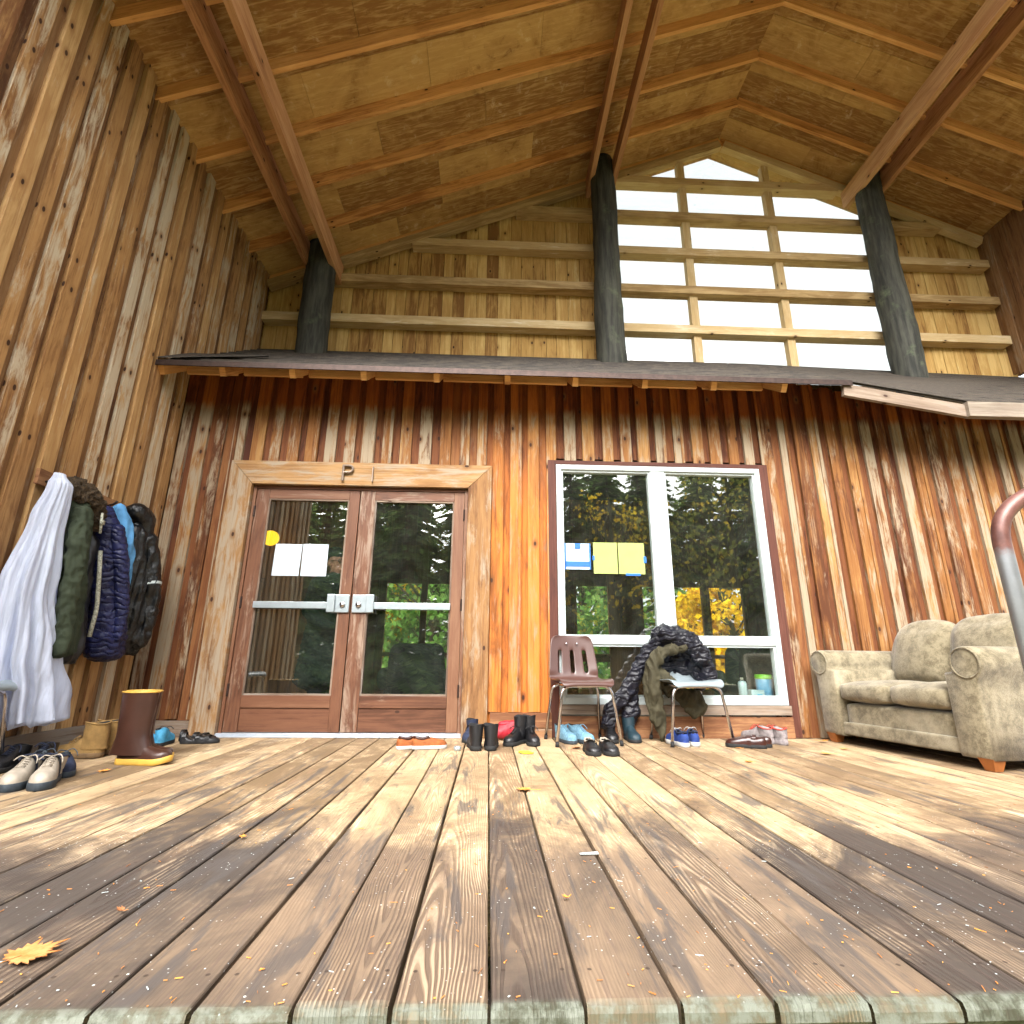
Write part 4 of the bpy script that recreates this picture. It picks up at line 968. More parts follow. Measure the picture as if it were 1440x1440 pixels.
# dark lining item under the parka
o = blob('coat', [[(xh - .02, 3.60, 1.3, .07, .07, .12), (xh, 3.60, .9, .08, .09, .12), (xh + .02, 3.60, .66, .08, .09, .10), (xh + .02, 3.60, .60, .07, .08, .06)]], C['black'], .011, ((.12, .03),), folds=((14, 2.2, .022), (30, 5, .008))); tag(o, 'black coat mostly hidden between olive parka and navy jacket', 'coat', GH)
M['navyq'] = quilt('navy quilted nylon', (.018, .022, .085), .042, 2, .4)
nv = empty('quilted_jacket', (xh, 3.84, 1.6)); tag(nv, 'navy blue quilted jacket hanging between parka and black raincoat', 'jacket', GH)
own(blob('body', [[(xh, 3.66, 1.58, .07, .06, .05), (xh + .02, 3.70, 1.46, .09, .08, .10), (xh + .03, 3.76, 1.2, .10, .10, .12), (xh + .04, 3.84, .95, .11, .12, .12), (xh + .04, 3.90, .72, .12, .15, .10), (xh + .04, 3.92, .62, .11, .15, .06)]], M['navyq'], .010, ((.06, .02), (.03, .012))), nv)
own(blob('sleeve', [[(xh + .10, 3.70, 1.44, .05, .05, .06), (xh + .14, 3.76, 1.2, .05, .05, .08), (xh + .15, 3.84, .9, .045, .045, .08), (xh + .14, 3.86, .74, .04, .04, .05)]], M['navyq'], .010, ((.03, .014),)), nv)
M['skyl'] = cloth('sky blue fleece', (.16, .42, .75))
o = blob('fleece', [[(xh + .02, 3.78, 1.62, .05, .04, .05), (xh + .04, 3.84, 1.50, .06, .05, .07), (xh + .06, 3.90, 1.32, .05, .05, .08), (xh + .06, 3.94, 1.15, .035, .04, .07), (xh + .06, 3.96, 1.08, .02, .02, .03)]], M['skyl'], .009, ((.12, .02),), folds=((16, 3, .014),)); tag(o, 'light blue fleece showing between navy jacket and black raincoat', 'fleece', GH)
rc = empty('raincoat', (xh, 4.1, 1.62)); tag(rc, 'black hooded raincoat with pale reflective stripe hanging rightmost', 'coat', GH)
M['rain'] = simple('black coated nylon', (.007, .009, .012), .32, 0, .2, 14, .5, .01)
own(blob('body', [[(xh + .02, 4.0, 1.48, .09, .09, .10), (xh + .03, 4.05, 1.25, .09, .12, .12), (xh + .03, 4.12, .98, .09, .13, .12), (xh + .03, 4.16, .74, .08, .10, .08), (xh + .03, 4.19, .66, .06, .07, .05)]], M['rain'], .009, ((.12, .03),), folds=((14, 2.2, .022), (30, 5, .008))), rc)
own(blob('hood', [[(xh + .02, 3.98, 1.66, .08, .09, .07), (xh + .03, 4.06, 1.62, .08, .08, .09), (xh + .03, 4.08, 1.50, .07, .06, .07)]], M['rain'], .009, ((.06, .02),)), rc)
own(blob('sleeve', [[(xh + .08, 4.08, 1.46, .06, .07, .07), (xh + .10, 4.14, 1.25, .06, .07, .08), (xh + .11, 4.20, 1.02, .06, .07, .08), (xh + .10, 4.22, .84, .055, .065, .06), (xh + .08, 4.20, .70, .045, .055, .05)]], M['rain'], .009, ((.12, .02),), folds=((16, 5, .02), (34, 16, .006))), rc)
g = MB(); g.loft([[(xh + .107 + math.cos(a) * .066, 4.17 + math.sin(a) * .077, z + .02 * math.cos(a)) for a in [2 * PI * k / 20 for k in range(20)]] for z in (1.125, 1.145)], cap0=False, cap1=False); own(g.build('reflective_stripe', M['vinyl'], None, smooth=True), rc)

# ------------------------------------------------------------------ sofa
def fabric():
    t = NT('sofa chenille'); g_ = t.n("ShaderNodeTexCoord").outputs['Object']
    n = t.noise(g_, 13, 6, .78, .15); n2 = t.noise(g_, 3.0, 4, .6); f = t.noise(g_, 160, 3)
    c = t.mix(t.ramp(n, .36, .64), (.105, .085, .05), (.23, .195, .125)); c = t.mix(t.ramp(n2, .5, .7, 0, .45), c, (.30, .265, .19)); c = t.mix(t.ramp(f, .3, .5, .35, 0), c, (.2, .16, .1))
    t.bsdf(c, .9, 0, t.bump(t.math('ADD', f, n), .5, .006), .2, Sheen_Weight=.25); return t.m
M['sofa'] = fabric(); M['sofaleg'] = simple('orange stained wood', (.42, .15, .035), .5, 0, .15, 18, .1)
sofa = empty('sofa', (2.875, 3.14, 0), 0); sofa.rotation_euler = (0, 0, R_(8)); tag(sofa, 'worn beige two-seat sofa with rolled arms standing sideways by the wall', 'sofa')
# local: +x to the back, +y to the far end ; length SL
SL = 1.28; SD = .86
def rb(name, lo, hi, bev, mat=None, sub=1, disp=0.0, puff=0, parent=sofa, lean=0):
    bm = bmesh.new(); bmesh.ops.create_cube(bm, size=1)
    lo = Vector(lo); hi = Vector(hi); c = (lo + hi) / 2; d = hi - lo
    bmesh.ops.subdivide_edges(bm, edges=bm.edges[:], cuts=7, use_grid_fill=True)
    for v in bm.verts:
        q = v.co * 2
        p = Vector((q.x, q.y, q.z))
        # rounded box
        hd = d / 2; inner = Vector([max(0, hd[i] - bev) for i in range(3)])
        w_ = Vector([p[i] * hd[i] for i in range(3)]); cl = Vector([max(-inner[i], min(inner[i], w_[i])) for i in range(3)]); o_ = w_ - cl
        if o_.length > 1e-6: w_ = cl + o_.normalized() * min(o_.length, bev) if sum(abs(x) > 1e-6 for x in o_) > 1 else w_
        if puff:
            f = Vector([1 - min(1, abs(p[i])) ** 2 for i in range(3)])
            for i in range(3):
                j, k = [q_ for q_ in range(3) if q_ != i]; w_[i] += p[i] * abs(p[i]) * puff * f[j] * f[k]
        nn = noise.noise(Vector((w_.x * 5 + c.x * 7, w_.y * 5 + c.y * 7, w_.z * 5))) * disp
        w_ += w_.normalized() * nn
        if lean: w_.x += (w_.z + hd.z) * lean
        v.co = c + w_
    me = bpy.data.meshes.new(name); bm.to_mesh(me); bm.free(); me.materials.append(mat or M['sofa']); me.polygons.foreach_set("use_smooth", [True] * len(me.polygons))
    o = bpy.data.objects.new(name, me); COL.objects.link(o); o.parent = parent
    s = o.modifiers.new('s', 'SUBSURF'); s.levels = sub; s.render_levels = sub
    return o
rb('base', (.03, .18, .06), (SD - .02, SL - .18, .31), .03, disp=.004)
rb('skirt_band', (.012, .17, .07), (.05, SL - .17, .165), .015, disp=.003)
AW = .19
def arm(y0, sgn):
    # cross-section in (y,z) : flared panel with a scroll on top, extruded along x
    pts = []
    cyy = y0 + (.085 if sgn > 0 else AW - .085)          # scroll centre leans outward
    outy = y0 if sgn > 0 else y0 + AW; iny = y0 + AW if sgn > 0 else y0
    s_ = 1 if sgn > 0 else -1                               # outward direction is -s_
    oc = cyy - s_ * .045; zc = .60; rr = .098
    pts.append((outy, .06)); pts.append((outy, .30)); pts.append((outy - s_ * .005, .44)); pts.append((outy - s_ * .012, .50))
    for k in range(13):
        a = R_(215) - R_(245) * k / 12
        pts.append((oc + s_ * math.cos(a) * rr, zc + math.sin(a) * rr))
    pts.append((iny, .54)); pts.append((iny, .30)); pts.append((iny, .06))
    g = MB(); rings = []
    for x, sc in ((0.0, .90), (.006, .96), (.02, 1), (.25, 1.0), (.6, 1.0), (SD - .10, 1)):
        cyc = sum(p[0] for p in pts) / len(pts); czc = .40
        rings.append([(x, cyc + (p[0] - cyc) * sc, czc + (p[1] - czc) * sc if sc < 1 else p[1]) for p in pts])
    g.loft(rings); return g
for y0, sg in ((0, 1), (SL - AW, -1)):
    o = arm(y0, sg).build('arm', M['sofa'], sofa, smooth=True)
    oc = (y0 + .085 - .045) if sg > 0 else (y0 + AW - .085 + .045)
    g = MB(); g.tube([(-.002, oc + math.cos(a) * .088, .60 + math.sin(a) * .088) for a in [2 * PI * k / 20 for k in range(21)]], .005, 6, cap=False); g.build('piping', M['sofa'], o, smooth=True)
mid = SL / 2
rb('seat_cushion', (.0, AW + .003, .315), (.62, mid - .004, .455), .045, disp=.012, puff=.022, sub=2)
rb('seat_cushion', (.0, mid + .004, .315), (.62, SL - AW - .003, .455), .045, disp=.012, puff=.022, sub=2)
rb('back_frame', (SD - .20, .06, .06), (SD, SL - .06, .76), .06, disp=.005, lean=.06)
rb('back_cushion', (.52, AW - .07, .44), (.74, mid - .004, .90), .085, disp=.018, puff=.05, lean=.22, sub=2)
rb('back_cushion', (.52, mid + .004, .44), (.74, SL - AW + .03, .88), .085, disp=.018, puff=.05, lean=.22, sub=2)
for x, y in ((.055, .05), (.055, SL - .05), (SD - .06, .06), (SD - .06, SL - .06)):
    g = MB(); g.loft([[(x + a * s, y + b * s, z) for a, b in ((-1, -1), (1, -1), (1, 1), (-1, 1))] for s, z in ((.028, 0), (.045, .068))]); g.build('leg', M['sofaleg'], sofa)

# ------------------------------------------------------------------ handrail
def rust():
    t = NT('galvanised rusting pipe'); g_ = t.n("ShaderNodeNewGeometry").outputs['Position']; S = t.sep(g_); n = t.noise(g_, 16, 5, .7)
    f = t.ramp(t.math('ADD', S[2], t.math('MULTIPLY', n, .08)), .845, .875)
    c = t.mix(f, t.mix(n, (.16, .17, .18), (.36, .37, .39)), t.mix(t.ramp(n, .3, .7), (.08, .03, .024), (.17, .075, .06)))
    b = t.bsdf(c, .42, 0, t.bump(n, .3, .003)); t.put(b.inputs['Metallic'], t.math('MULTIPLY_ADD', f, -.5, .7)); return t.m
hr = empty('handrail', (1.125, 1.085, 0)); tag(hr, 'bent metal pipe handrail with rusty elbow at the right edge of the deck', 'handrail')
g = MB(); g.tube([(0, 0, -.5), (0, 0, .90), (.10, -.02, .97), (.9, -.10, 1.0)], .0165, 20, .08); g.build('pipe', rust(), hr, smooth=True)
g = MB(); g.loft([[(math.cos(a) * r, math.sin(a) * r, z) for a in [2 * PI * k / 20 for k in range(20)]] for r, z in ((.05, .001), (.05, .008), (.024, .010), (.0215, .03))]); g.build('flange', M['dark_metal'], hr, smooth=True)

# ------------------------------------------------------------------ sheets on the panes
def sheet(name, label, cat, x0, x1, z0, z1, col, group, tapes=(), y=None, skew=0):
    y = y or WY + .034
    r = empty(name, ((x0 + x1) / 2, y, z0)); tag(r, label, cat, group)
    m = simple('sheet', col, .8, 0, .05, 8, .05); g = MB(); w_ = (x1 - x0) / 2; h = z1 - z0; b = 0
    NXs = 8
    for i in range(NXs):
        for k in range(NXs):
            f = lambda a, c: (-w_ + 2 * w_ * a / NXs + skew * (c / NXs) , .0005 + .0012 * math.sin(a * .7) * math.sin(c * .5), h * c / NXs)
            g.quad([f(i, k), f(i + 1, k), f(i + 1, k + 1), f(i, k + 1)])
            g.quad([tuple(Vector(q) + Vector((0, .0008, 0))) for q in (f(i, k + 1), f(i + 1, k + 1), f(i + 1, k), f(i, k))])
    g.build('page', m, r, smooth=True)
    mt = simple('blue tape', (.02, .20, .62), .6, 0, .1, 20, .05)
    for a, b_, c, d in tapes:
        g = MB(); g.box((a - (x0 + x1) / 2, -.0035, c - z0), (b_ - (x0 + x1) / 2, -.0025, d - z0)); g.build('tape', mt, r)
    return r
GS = 'paper sheets taped to the glass'
sheet('paper_sheet', 'white sheet on the left door pane, beside the yellow lantern', 'notice', -1.885, -1.655, 1.285, 1.565, (.72, .80, .86), GS, skew=.004)
sheet('paper_sheet', 'white sheet with curled corner on the left door pane, beside the person', 'notice', -1.64, -1.42, 1.285, 1.568, (.72, .80, .86), GS, skew=-.004)
yp = WY + .012
sheet('paper_sheet', 'white sheet edged with blue tape on the window', 'notice', .655, .89, 1.375, 1.61, (.62, .76, .86), GS, ((.655, .67, 1.375, 1.61), (.878, .89, 1.375, 1.61), (.665, .88, 1.40, 1.445), (.75, .80, 1.56, 1.61)), y=yp)
sheet('paper_sheet', 'yellow green sheet on the window, next to the white sheet with blue tape', 'notice', .915, 1.13, 1.34, 1.622, (.50, .58, .20), GS, ((.905, .925, 1.46, 1.5),), y=yp)
sheet('paper_sheet', 'yellow green sheet on the window, next to the middle frame bar', 'notice', 1.14, 1.375, 1.34, 1.622, (.50, .58, .20), GS, ((1.365, 1.39, 1.44, 1.50), (1.20, 1.33, 1.325, 1.345)), y=yp)

# ------------------------------------------------------------------ window ledge things
g = MB(); g.box((.62, WY + .052, .26), (2.48, WY + .30, .305)); part(g, 'interior_ledge', M['interior'])
def lathe(g, prof, c, n=24, mi=0, sy_=1):
    g.loft([[(c[0] + math.cos(2 * PI * k / n) * r, c[1] + math.sin(2 * PI * k / n) * r * sy_, c[2] + z) for k in range(n)] for r, z in prof], mi)
bt = empty('bottle', (2.215, 4.73, .306)); tag(bt, 'slim white bottle with cap on the inner window ledge', 'bottle')
g = MB(); lathe(g, ((.033, 0), (.036, .01), (.036, .115), (.030, .13), (.012, .137)), (0, 0, 0)); g.build('body', simple('pale bottle plastic', (.62, .76, .80), .3, 0, .05, 5, 0), bt, smooth=True)
g = MB(); lathe(g, ((.014, .137), (.015, .16), (.010, .163)), (0, 0, 0)); g.build('cap', M['white_trim'], bt, smooth=True)
bx = empty('box', (2.315, 4.72, .306)); tag(bx, 'small pale blue box on the inner window ledge between bottle and tub', 'box')
g = MB(); g.box((-.05, -.04, 0), (.065, .04, .062)); g.build('carton', simple('pale carton', (.55, .72, .76), .7, 0, .05, 8, 0), bx, bevel=.002)
g = MB(); g.box((.0, -.0415, .006), (.045, -.0402, .03)); g.build('printed_patch', C['sky'], bx)
tb = empty('tub', (2.425, 4.76, .306)); tag(tb, 'blue plastic tub with bright green lid on the inner window ledge', 'tub')
g = MB(); lathe(g, ((.062, 0), (.068, .01), (.068, .15), (.064, .155)), (0, 0, 0)); g.build('body', simple('blue tub plastic', (.20, .50, .78), .35, 0, .15, 12, 0), tb, smooth=True)
g = MB(); lathe(g, ((.071, .152), (.073, .158), (.072, .185), (.066, .19)), (0, 0, 0)); g.build('lid', simple('lime lid', (.28, .72, .05), .4, 0, .05, 5, 0), tb, smooth=True)
# dark armchairs inside
def armchair(label, x, y, rz, s=1):
    r = empty('armchair', (x, y, -.01), R_(rz)); tag(r, label, 'armchair', 'dark armchairs inside the lodge')
    m = cloth('dark green upholstery', (.018, .030, .022), .8)
    o = blob('seat', [[(-.26 * s, 0, .25, .12, .3, .14), (.26 * s, 0, .25, .12, .3, .14)]], m, .02, parent=r)
    o = blob('backrest', [[(-.22 * s, .26, .42, .10, .09, .16), (-.20 * s, .28, .68, .10, .08, .10), (.18 * s, .28, .68, .10, .08, .10), (.2 * s, .26, .42, .10, .09, .16), (-.2 * s, .26, .42, .10, .09, .16)], [(0, .27, .55, .18, .08, .16)]], m, .02, parent=r)
    for sx in (-1, 1): o = blob('arm', [[(sx * .33 * s, -.25, .42, .07, .08, .12), (sx * .33 * s, .25, .42, .07, .08, .12)]], m, .02, parent=r)
    for sx in (-1, 1):
        for sy_ in (-1, 1): g = MB(); g.box((sx * .27 - .025, sy_ * .2 - .025, 0), (sx * .27 + .025, sy_ * .2 + .025, .14)); g.build('leg', M['dark_metal'], r)
armchair('dark rounded armchair seen through the right door pane', -.72, 5.9, 175)
armchair('dark armchair behind the window, above the ledge items', 2.72, 5.6, 165)
# lantern
ln = empty('paper_lantern', (-2.485, 5.9, 1.91)); tag(ln, 'round yellow paper lantern glowing behind the left door pane', 'lantern')
t = NT('yellow lantern paper'); e = t.n("ShaderNodeEmission"); e.inputs[0].default_value = (1.0, .55, .02, 1); e.inputs[1].default_value = .45
t.t.links.new(e.outputs[0], t.out.inputs[0])
g = MB(); lathe(g, [(max(.012, .092 * math.sin(PI * k / 24)) * (1 + .015 * math.cos(k * PI)), -.085 * math.cos(PI * k / 24)) for k in range(25)], (0, 0, 0)); g.build('shade', t.m, ln, smooth=True)
g = MB(); g.tube([(0, 0, .085), (0, 0, 1.19)], .003, 6); g.build('cord', C['black'], ln)

# ------------------------------------------------------------------ person inside
pr = empty('person', (-1.50, 5.15, -.01)); tag(pr, 'person in dark knit cap, glasses and dark green coat standing behind the left door pane', 'person')
skin = simple('skin', (.52, .27, .18), .55, 0, .06, 8, .05)
hx, hz = 0, 1.50
body = blob('body', [[(hx, 0, hz + .03, .078, .092, .10), (hx + .02, -.0, hz - .04, .07, .07, .08), (hx + .035, -.005, hz - .085, .042, .045, .035)],
    [(hx + .078, -.01, hz + .0, .012), (hx + .10, -.014, hz - .022, .013), (hx + .086, -.012, hz - .03, .014)], [(hx + .078, -.01, hz - .058, .016, .024, .007)], [(hx + .078, -.01, hz - .072, .015, .022, .007)],
    [(hx - .01, -.09, hz - .005, .022, .010, .030)], [(hx - .01, .09, hz - .005, .022, .010, .030)], [(hx + .07, -.04, hz + .022, .014)], [(hx + .07, .03, hz + .022, .014)],
    [(hx - .01, 0, hz - .05, .052), (hx - .02, 0, hz - .16, .055)],
    [(-.02, 0, 1.30, .10, .15, .08), (-.02, 0, 1.05, .10, .15, .12), (-.01, 0, .88, .11, .16, .10)],
    [(-.02, -.18, 1.30, .05), (-.04, -.21, 1.03, .042), (.10, -.17, .90, .034), (.15, -.14, .89, .03)], [(-.02, .18, 1.30, .05), (-.04, .21, 1.03, .042), (.10, .17, .90, .034), (.15, .14, .89, .03)],
    [(0, -.085, .85, .08), (0.0, -.085, .46, .058), (-.02, -.085, .08, .042), (.1, -.09, .04, .04)], [(0, .085, .85, .08), (0.0, .085, .46, .058), (-.02, .085, .08, .042), (.1, .09, .04, .04)]], skin, .0075, smooth=1, parent=pr)
coat = blob('coat', [[(-.03, 0, 1.34, .125, .19, .065), (-.03, 0, 1.22, .15, .21, .10), (-.04, 0, .95, .17, .21, .12), (-.05, 0, .6, .22, .24, .14), (-.06, 0, .42, .24, .25, .10)],
    [(-.02, -.19, 1.28, .075), (-.05, -.23, 1.03, .07), (.10, -.19, .90, .06), (.15, -.15, .89, .05)], [(-.02, .19, 1.28, .075), (-.05, .23, 1.03, .07), (.10, .19, .90, .06), (.15, .15, .89, .05)], [(.0, 0, 1.385, .085, .095, .04)]], cloth('dark green wool', (.012, .032, .022)), .012, ((.06, .02), (.03, .008)), parent=pr)
blob('trousers', [[(0, -.09, .5, .09), (-.01, -.09, .12, .075)], [(0, .09, .5, .09), (-.01, .09, .12, .075)]], cloth('black trousers', (.012, .014, .02)), .012, parent=pr)
for s in (-1, 1): blob('shoe', [[(-.03, s * .09, .045, .045), (.14, s * .095, .035, .04, .045, .035)]], C['black'], .01, parent=pr)
blob('knit_cap', [[(hx - .015, 0, hz + .085, .095, .102, .065), (hx - .03, 0, hz + .12, .08, .085, .06)], [(hx - .05, 0, hz + .04, .06, .09, .05)]], cloth('dark knit wool', (.01, .035, .03)), .007, ((.012, .004),), parent=pr)
g = MB()
for s in (-1, 1):
    cyy = s * .035 - .01; g.tube([(hx + .092 + .0, cyy + math.cos(a) * .026, hz + .018 + math.sin(a) * .02) for a in [2 * PI * k / 14 for k in range(15)]], .0028, 6, cap=False)
    g.tube([(hx + .09, s * .062 - .01, hz + .022), (hx + .04, s * .088, hz + .022), (hx - .02, s * .094, hz + .012)], .0028, 6)
g.tube([(hx + .094, -.02, hz + .02), (hx + .098, -.01, hz + .024), (hx + .094, 0, hz + .02)], .0028, 6)
g.build('glasses', C['black'], pr, smooth=True)
pr.rotation_euler = (0, 0, R_(-30))

# ------------------------------------------------------------------ leaves and litter on the deck
def leafmat(name, a, b):
    t = NT(name); g_ = t.n("ShaderNodeTexCoord").outputs['Object']; n = t.noise(g_, 30, 5, .7); t.bsdf(t.mix(t.ramp(n, .35, .65), a, b), .7, 0, t.bump(n, .4, .003), .3); return t.m
LM = {'orange': leafmat('orange leaf', (.62, .20, .04), (.75, .38, .08)), 'yellow': leafmat('yellow leaf', (.40, .15, .035), (.52, .25, .09)), 'brown': leafmat('brown leaf', (.22, .08, .03), (.42, .20, .08)), 'lime': leafmat('yellow moss', (.42, .42, .03), (.60, .52, .05))}
def maple(label, x, y, s, rz, m, curl=.12):
    g = MB(); out = []
    tips = [(90, 1), (72, .74), (58, .62), (44, .88), (26, .70), (10, .56), (-6, .70), (-24, .5), (-55, .36), (-80, .25), (-100, .25), (-125, .36), (-156, .5), (-174, .70), (170, .56), (154, .70), (136, .88), (122, .62), (108, .74)]
    pr_ = []
    for i, (a, r) in enumerate(tips):
        a2, r2 = tips[(i + 1) % len(tips)]; d = ((a2 - a + 180) % 360) - 180
        pr_.append((a, r)); pr_.append((a + d * .5, min(r, r2) * (.80 if r > .4 and r2 > .4 else .9)))
    pts = [(math.cos(R_(a)) * r * s / 2, math.sin(R_(a)) * r * s / 2) for a, r in pr_]
    zf = lambda p: .004 + curl * s * (noise.noise(Vector((p[0] * 9 / s * .15, p[1] * 9 / s * .15, s * 40 + x * 7))) + .45) * (math.hypot(*p) / s * 1.6)
    n = len(pts); b = len(g.v); c = g.rnd()
    for dz in (0, .0012):
        b = len(g.v); g.v += [(0, 0, .005 + dz)] + [(p[0] * .55, p[1] * .55, zf((p[0] * .55, p[1] * .55)) + dz) for p in pts] + [(p[0], p[1], max(.003, zf(p)) + dz) for p in pts]
        for k in range(n):
            q = (k + 1) % n; g.face([b, b + 1 + k, b + 1 + q], [(0, 0)] * 3, c); g.face([b + 1 + k, b + 1 + n + k, b + 1 + n + q, b + 1 + q], [(0, 0)] * 4, c)
    g.tube([(0, 0, .006), (0, -s * .3, .006), (s * .06, -s * .55, .008)], .0012, 5)
    o = g.build('leaf', LM[m], None, smooth=True); o.location = (x, y, .001); o.rotation_euler = (0, 0, R_(rz)); tag(o, label, 'leaf', 'fallen leaves on the deck'); return o
maple('large pale orange maple leaf lying at the front left corner of the deck', -.925, 1.30, .165, -35, 'yellow', .06)
maple('orange leaf on the deck in line with the red bag, far from any shoe', .19, 2.74, .13, 70, 'orange', .2)
maple('small orange leaf on the deck in front of the brown leather shoes', 1.62, 3.47, .08, 20, 'orange', .3)
maple('orange leaf under the left corner of the sofa', 2.62, 4.34, .12, 200, 'orange', .3)
maple('flat brown orange leaf on the deck before the sofa, the longer of two', 2.30, 3.76, .12, 80, 'orange', .1)
maple('little orange leaf on the deck before the sofa, the smaller of two', 2.56, 3.98, .09, 140, 'orange', .2)
maple('red brown leaf lying between the hiking shoes and the clogs', .64, 3.99, .13, 100, 'brown', .2)
maple('small orange leaf at the foot of the grey chair beside the brown leather shoes', 1.80, 4.0, .06, 40, 'orange', .3)
maple('orange leaf beside the dark grey sneakers at the left', -2.05, 3.18, .10, 10, 'orange', .1)
maple('small orange leaf curled on the wet planks left of the centre', -.82, 2.05, .035, 10, 'orange', .4)
maple('small yellow leaf on the dark planks, left of the centre gap', -.86, 1.50, .03, 80, 'brown', .4)
maple('tiny orange leaf in the plank gap right of the centre', .21, 1.55, .03, 120, 'orange', .4)
o = blob('moss_clump', [[(.27, 3.80, .004, .05, .04, .008), (.24, 3.83, .004, .03, .04, .006)]], LM['lime'], .005, ((.012, .010),)); tag(o, 'yellow green patch of moss on the deck before the black lace-up boots', 'moss')
g = MB(); g.box((-.03, -.005, 0), (.03, .006, .0035), jit=.002); o = g.build('wood_chip', M['vinyl']); o.location = (.33, 1.88, .001); o.rotation_euler = (0, 0, .1); tag(o, 'pale splinter lying on the deck right of the centre gap', 'splinter')
random.seed(21)
g = MB()
for k in range(520):
    y = 1.14 + 1.9 * random.random() ** 1.8; x = random.uniform(-1.15, 1.25) * y
    if abs((x - P0) / PW - round((x - P0) / PW)) * PW < .012: continue
    typ = random.random(); a = random.gauss(0, .9) + PI / 2 * random.choice((0, 1))
    L = random.uniform(.004, .014) if typ < .75 else random.uniform(.008, .022); W_ = random.uniform(.0007, .0018) if typ > .35 else random.uniform(.001, .0028)
    if typ < .35: L = random.uniform(.002, .005)
    m = Matrix.Translation((x, y, .0)) @ Matrix.Rotation(a, 4, 'Z')
    g.box((-L / 2, -W_ / 2, .0), (L / 2, W_ / 2, .0015), m, random.choice((0, 0, 1, 1, 2, 3)))
o = g.build('needle_litter', [LM['yellow'], LM['orange'], LM['brown'], M['vinyl']]); tag(o, 'scattered conifer needles, chips and white specks over the wet front of the deck', 'litter', kind='stuff')

# ------------------------------------------------------------------ trees
def bark(name, a, b):
    return simple(name, a, .9, 0, .4, 7, .7, .03)
def leafy(name, cols, trans=.35):
    t = NT(name); at = t.n("ShaderNodeAttribute"); at.attribute_name = "rnd"; A = t.sep(at.outputs['Color'])
    c = t.mix(t.ramp(A[0], 0, .5), cols[0], cols[1]); c = t.mix(t.ramp(A[0], .5, 1), c, cols[2])
    d = t.n("ShaderNodeBsdfDiffuse"); t.put(d.inputs[0], c); tl = t.n("ShaderNodeBsdfTranslucent"); t.put(tl.inputs[0], c)
    mx = t.n("ShaderNodeMixShader"); mx.inputs[0].default_value = trans; t.t.links.new(d.outputs[0], mx.inputs[1]); t.t.links.new(tl.outputs[0], mx.inputs[2]); t.t.links.new(mx.outputs[0], t.out.inputs[0]); return t.m
LF = {'conifer': leafy('conifer needles', ((.07, .13, .04), (.15, .25, .07), (.28, .38, .11)), .5), 'green': leafy('green leaves', ((.06, .14, .03), (.14, .28, .06), (.28, .42, .12)), .5),
      'yellow': leafy('yellow maple leaves', ((.60, .34, .01), (.85, .58, .02), (.95, .74, .06)), .5), 'mix': leafy('olive and gold leaves', ((.10, .14, .03), (.24, .27, .06), (.80, .55, .05)), .45)}
BK = bark('mossy bark', (.10, .11, .045), 0); BK2 = bark('brown bark', (.09, .06, .04), 0)
def leafcloud(g, c, r, n, size, flat=1.0):
    for _ in range(n):
        while True:
            d = Vector((random.uniform(-1, 1), random.uniform(-1, 1), random.uniform(-1, 1)))
            if d.length < 1: break
        d = d * (.55 + .45 * random.random())
        p = Vector(c) + Vector((d.x * r, d.y * r, d.z * r * flat)); s = size * random.uniform(.6, 1.4)
        a = Vector((random.gauss(0, 1), random.gauss(0, 1), random.gauss(0, .6))).normalized(); b = a.orthogonal().normalized(); b = (Matrix.Rotation(random.uniform(0, 6.3), 3, a) @ b)
        e = a.cross(b)
        i = len(g.v); g.v += [tuple(p - b * s * .5), tuple(p + e * s * .32), tuple(p + b * s * .5), tuple(p - e * s * .32)]
        g.face([i, i + 1, i + 2, i + 3], [(0, 0)] * 4, (min(1, max(0, random.gauss(.5, .25))), random.random(), 0))
def broadleaf(label, loc, h, cr, kind, ncl, per, seed, low=.25, size=.22, name='maple_tree', cat='tree', moss=True):
    random.seed(seed); r = empty(name, loc); tag(r, label, cat, 'trees around the lodge')
    g = MB(); trk = [Vector((0, 0, 0)), Vector((.15, .1, h * .25)), Vector((-.1, .1, h * .5)), Vector((.1, 0, h * .8)), Vector((0, 0, h * .95))]
    rad = [.03 * h, .024 * h, .018 * h, .009 * h, .003 * h]; g.tube(trk, rad, 10)
    lv = MB(); tips = []
    for k in range(ncl):
        z = h * random.uniform(low, .95); a = random.uniform(0, 2 * PI); f = 1 - abs((z / h - .55)) * 1.2; R = cr * max(.3, f) * random.uniform(.55, 1)
        tip = Vector((math.cos(a) * R, math.sin(a) * R, z)); st = max(.12, z / h - random.uniform(.12, .25)); base = Vector((0, .05, h * st))
        mid = base.lerp(tip, .5) + Vector((random.uniform(-.3, .3), random.uniform(-.3, .3), random.uniform(-.1, .4)))
        w0 = .010 * h * random.uniform(.4, 1); g.tube([base, mid, tip], [w0, w0 * .6, w0 * .2], 6)
        for q in range(3):
            t2 = mid.lerp(tip, random.uniform(.1, .9)) + Vector([random.uniform(-.7, .7) for _ in range(3)]); g.tube([mid.lerp(tip, random.random() * .6), t2], [w0 * .35, w0 * .1], 5); leafcloud(lv, t2, cr * random.uniform(.12, .24), per // 2, size)
        leafcloud(lv, tip, cr * random.uniform(.16, .32), per, size)
    g.build('trunk', BK if moss else BK2, r, smooth=True); lv.build('crown', LF[kind], r); return r
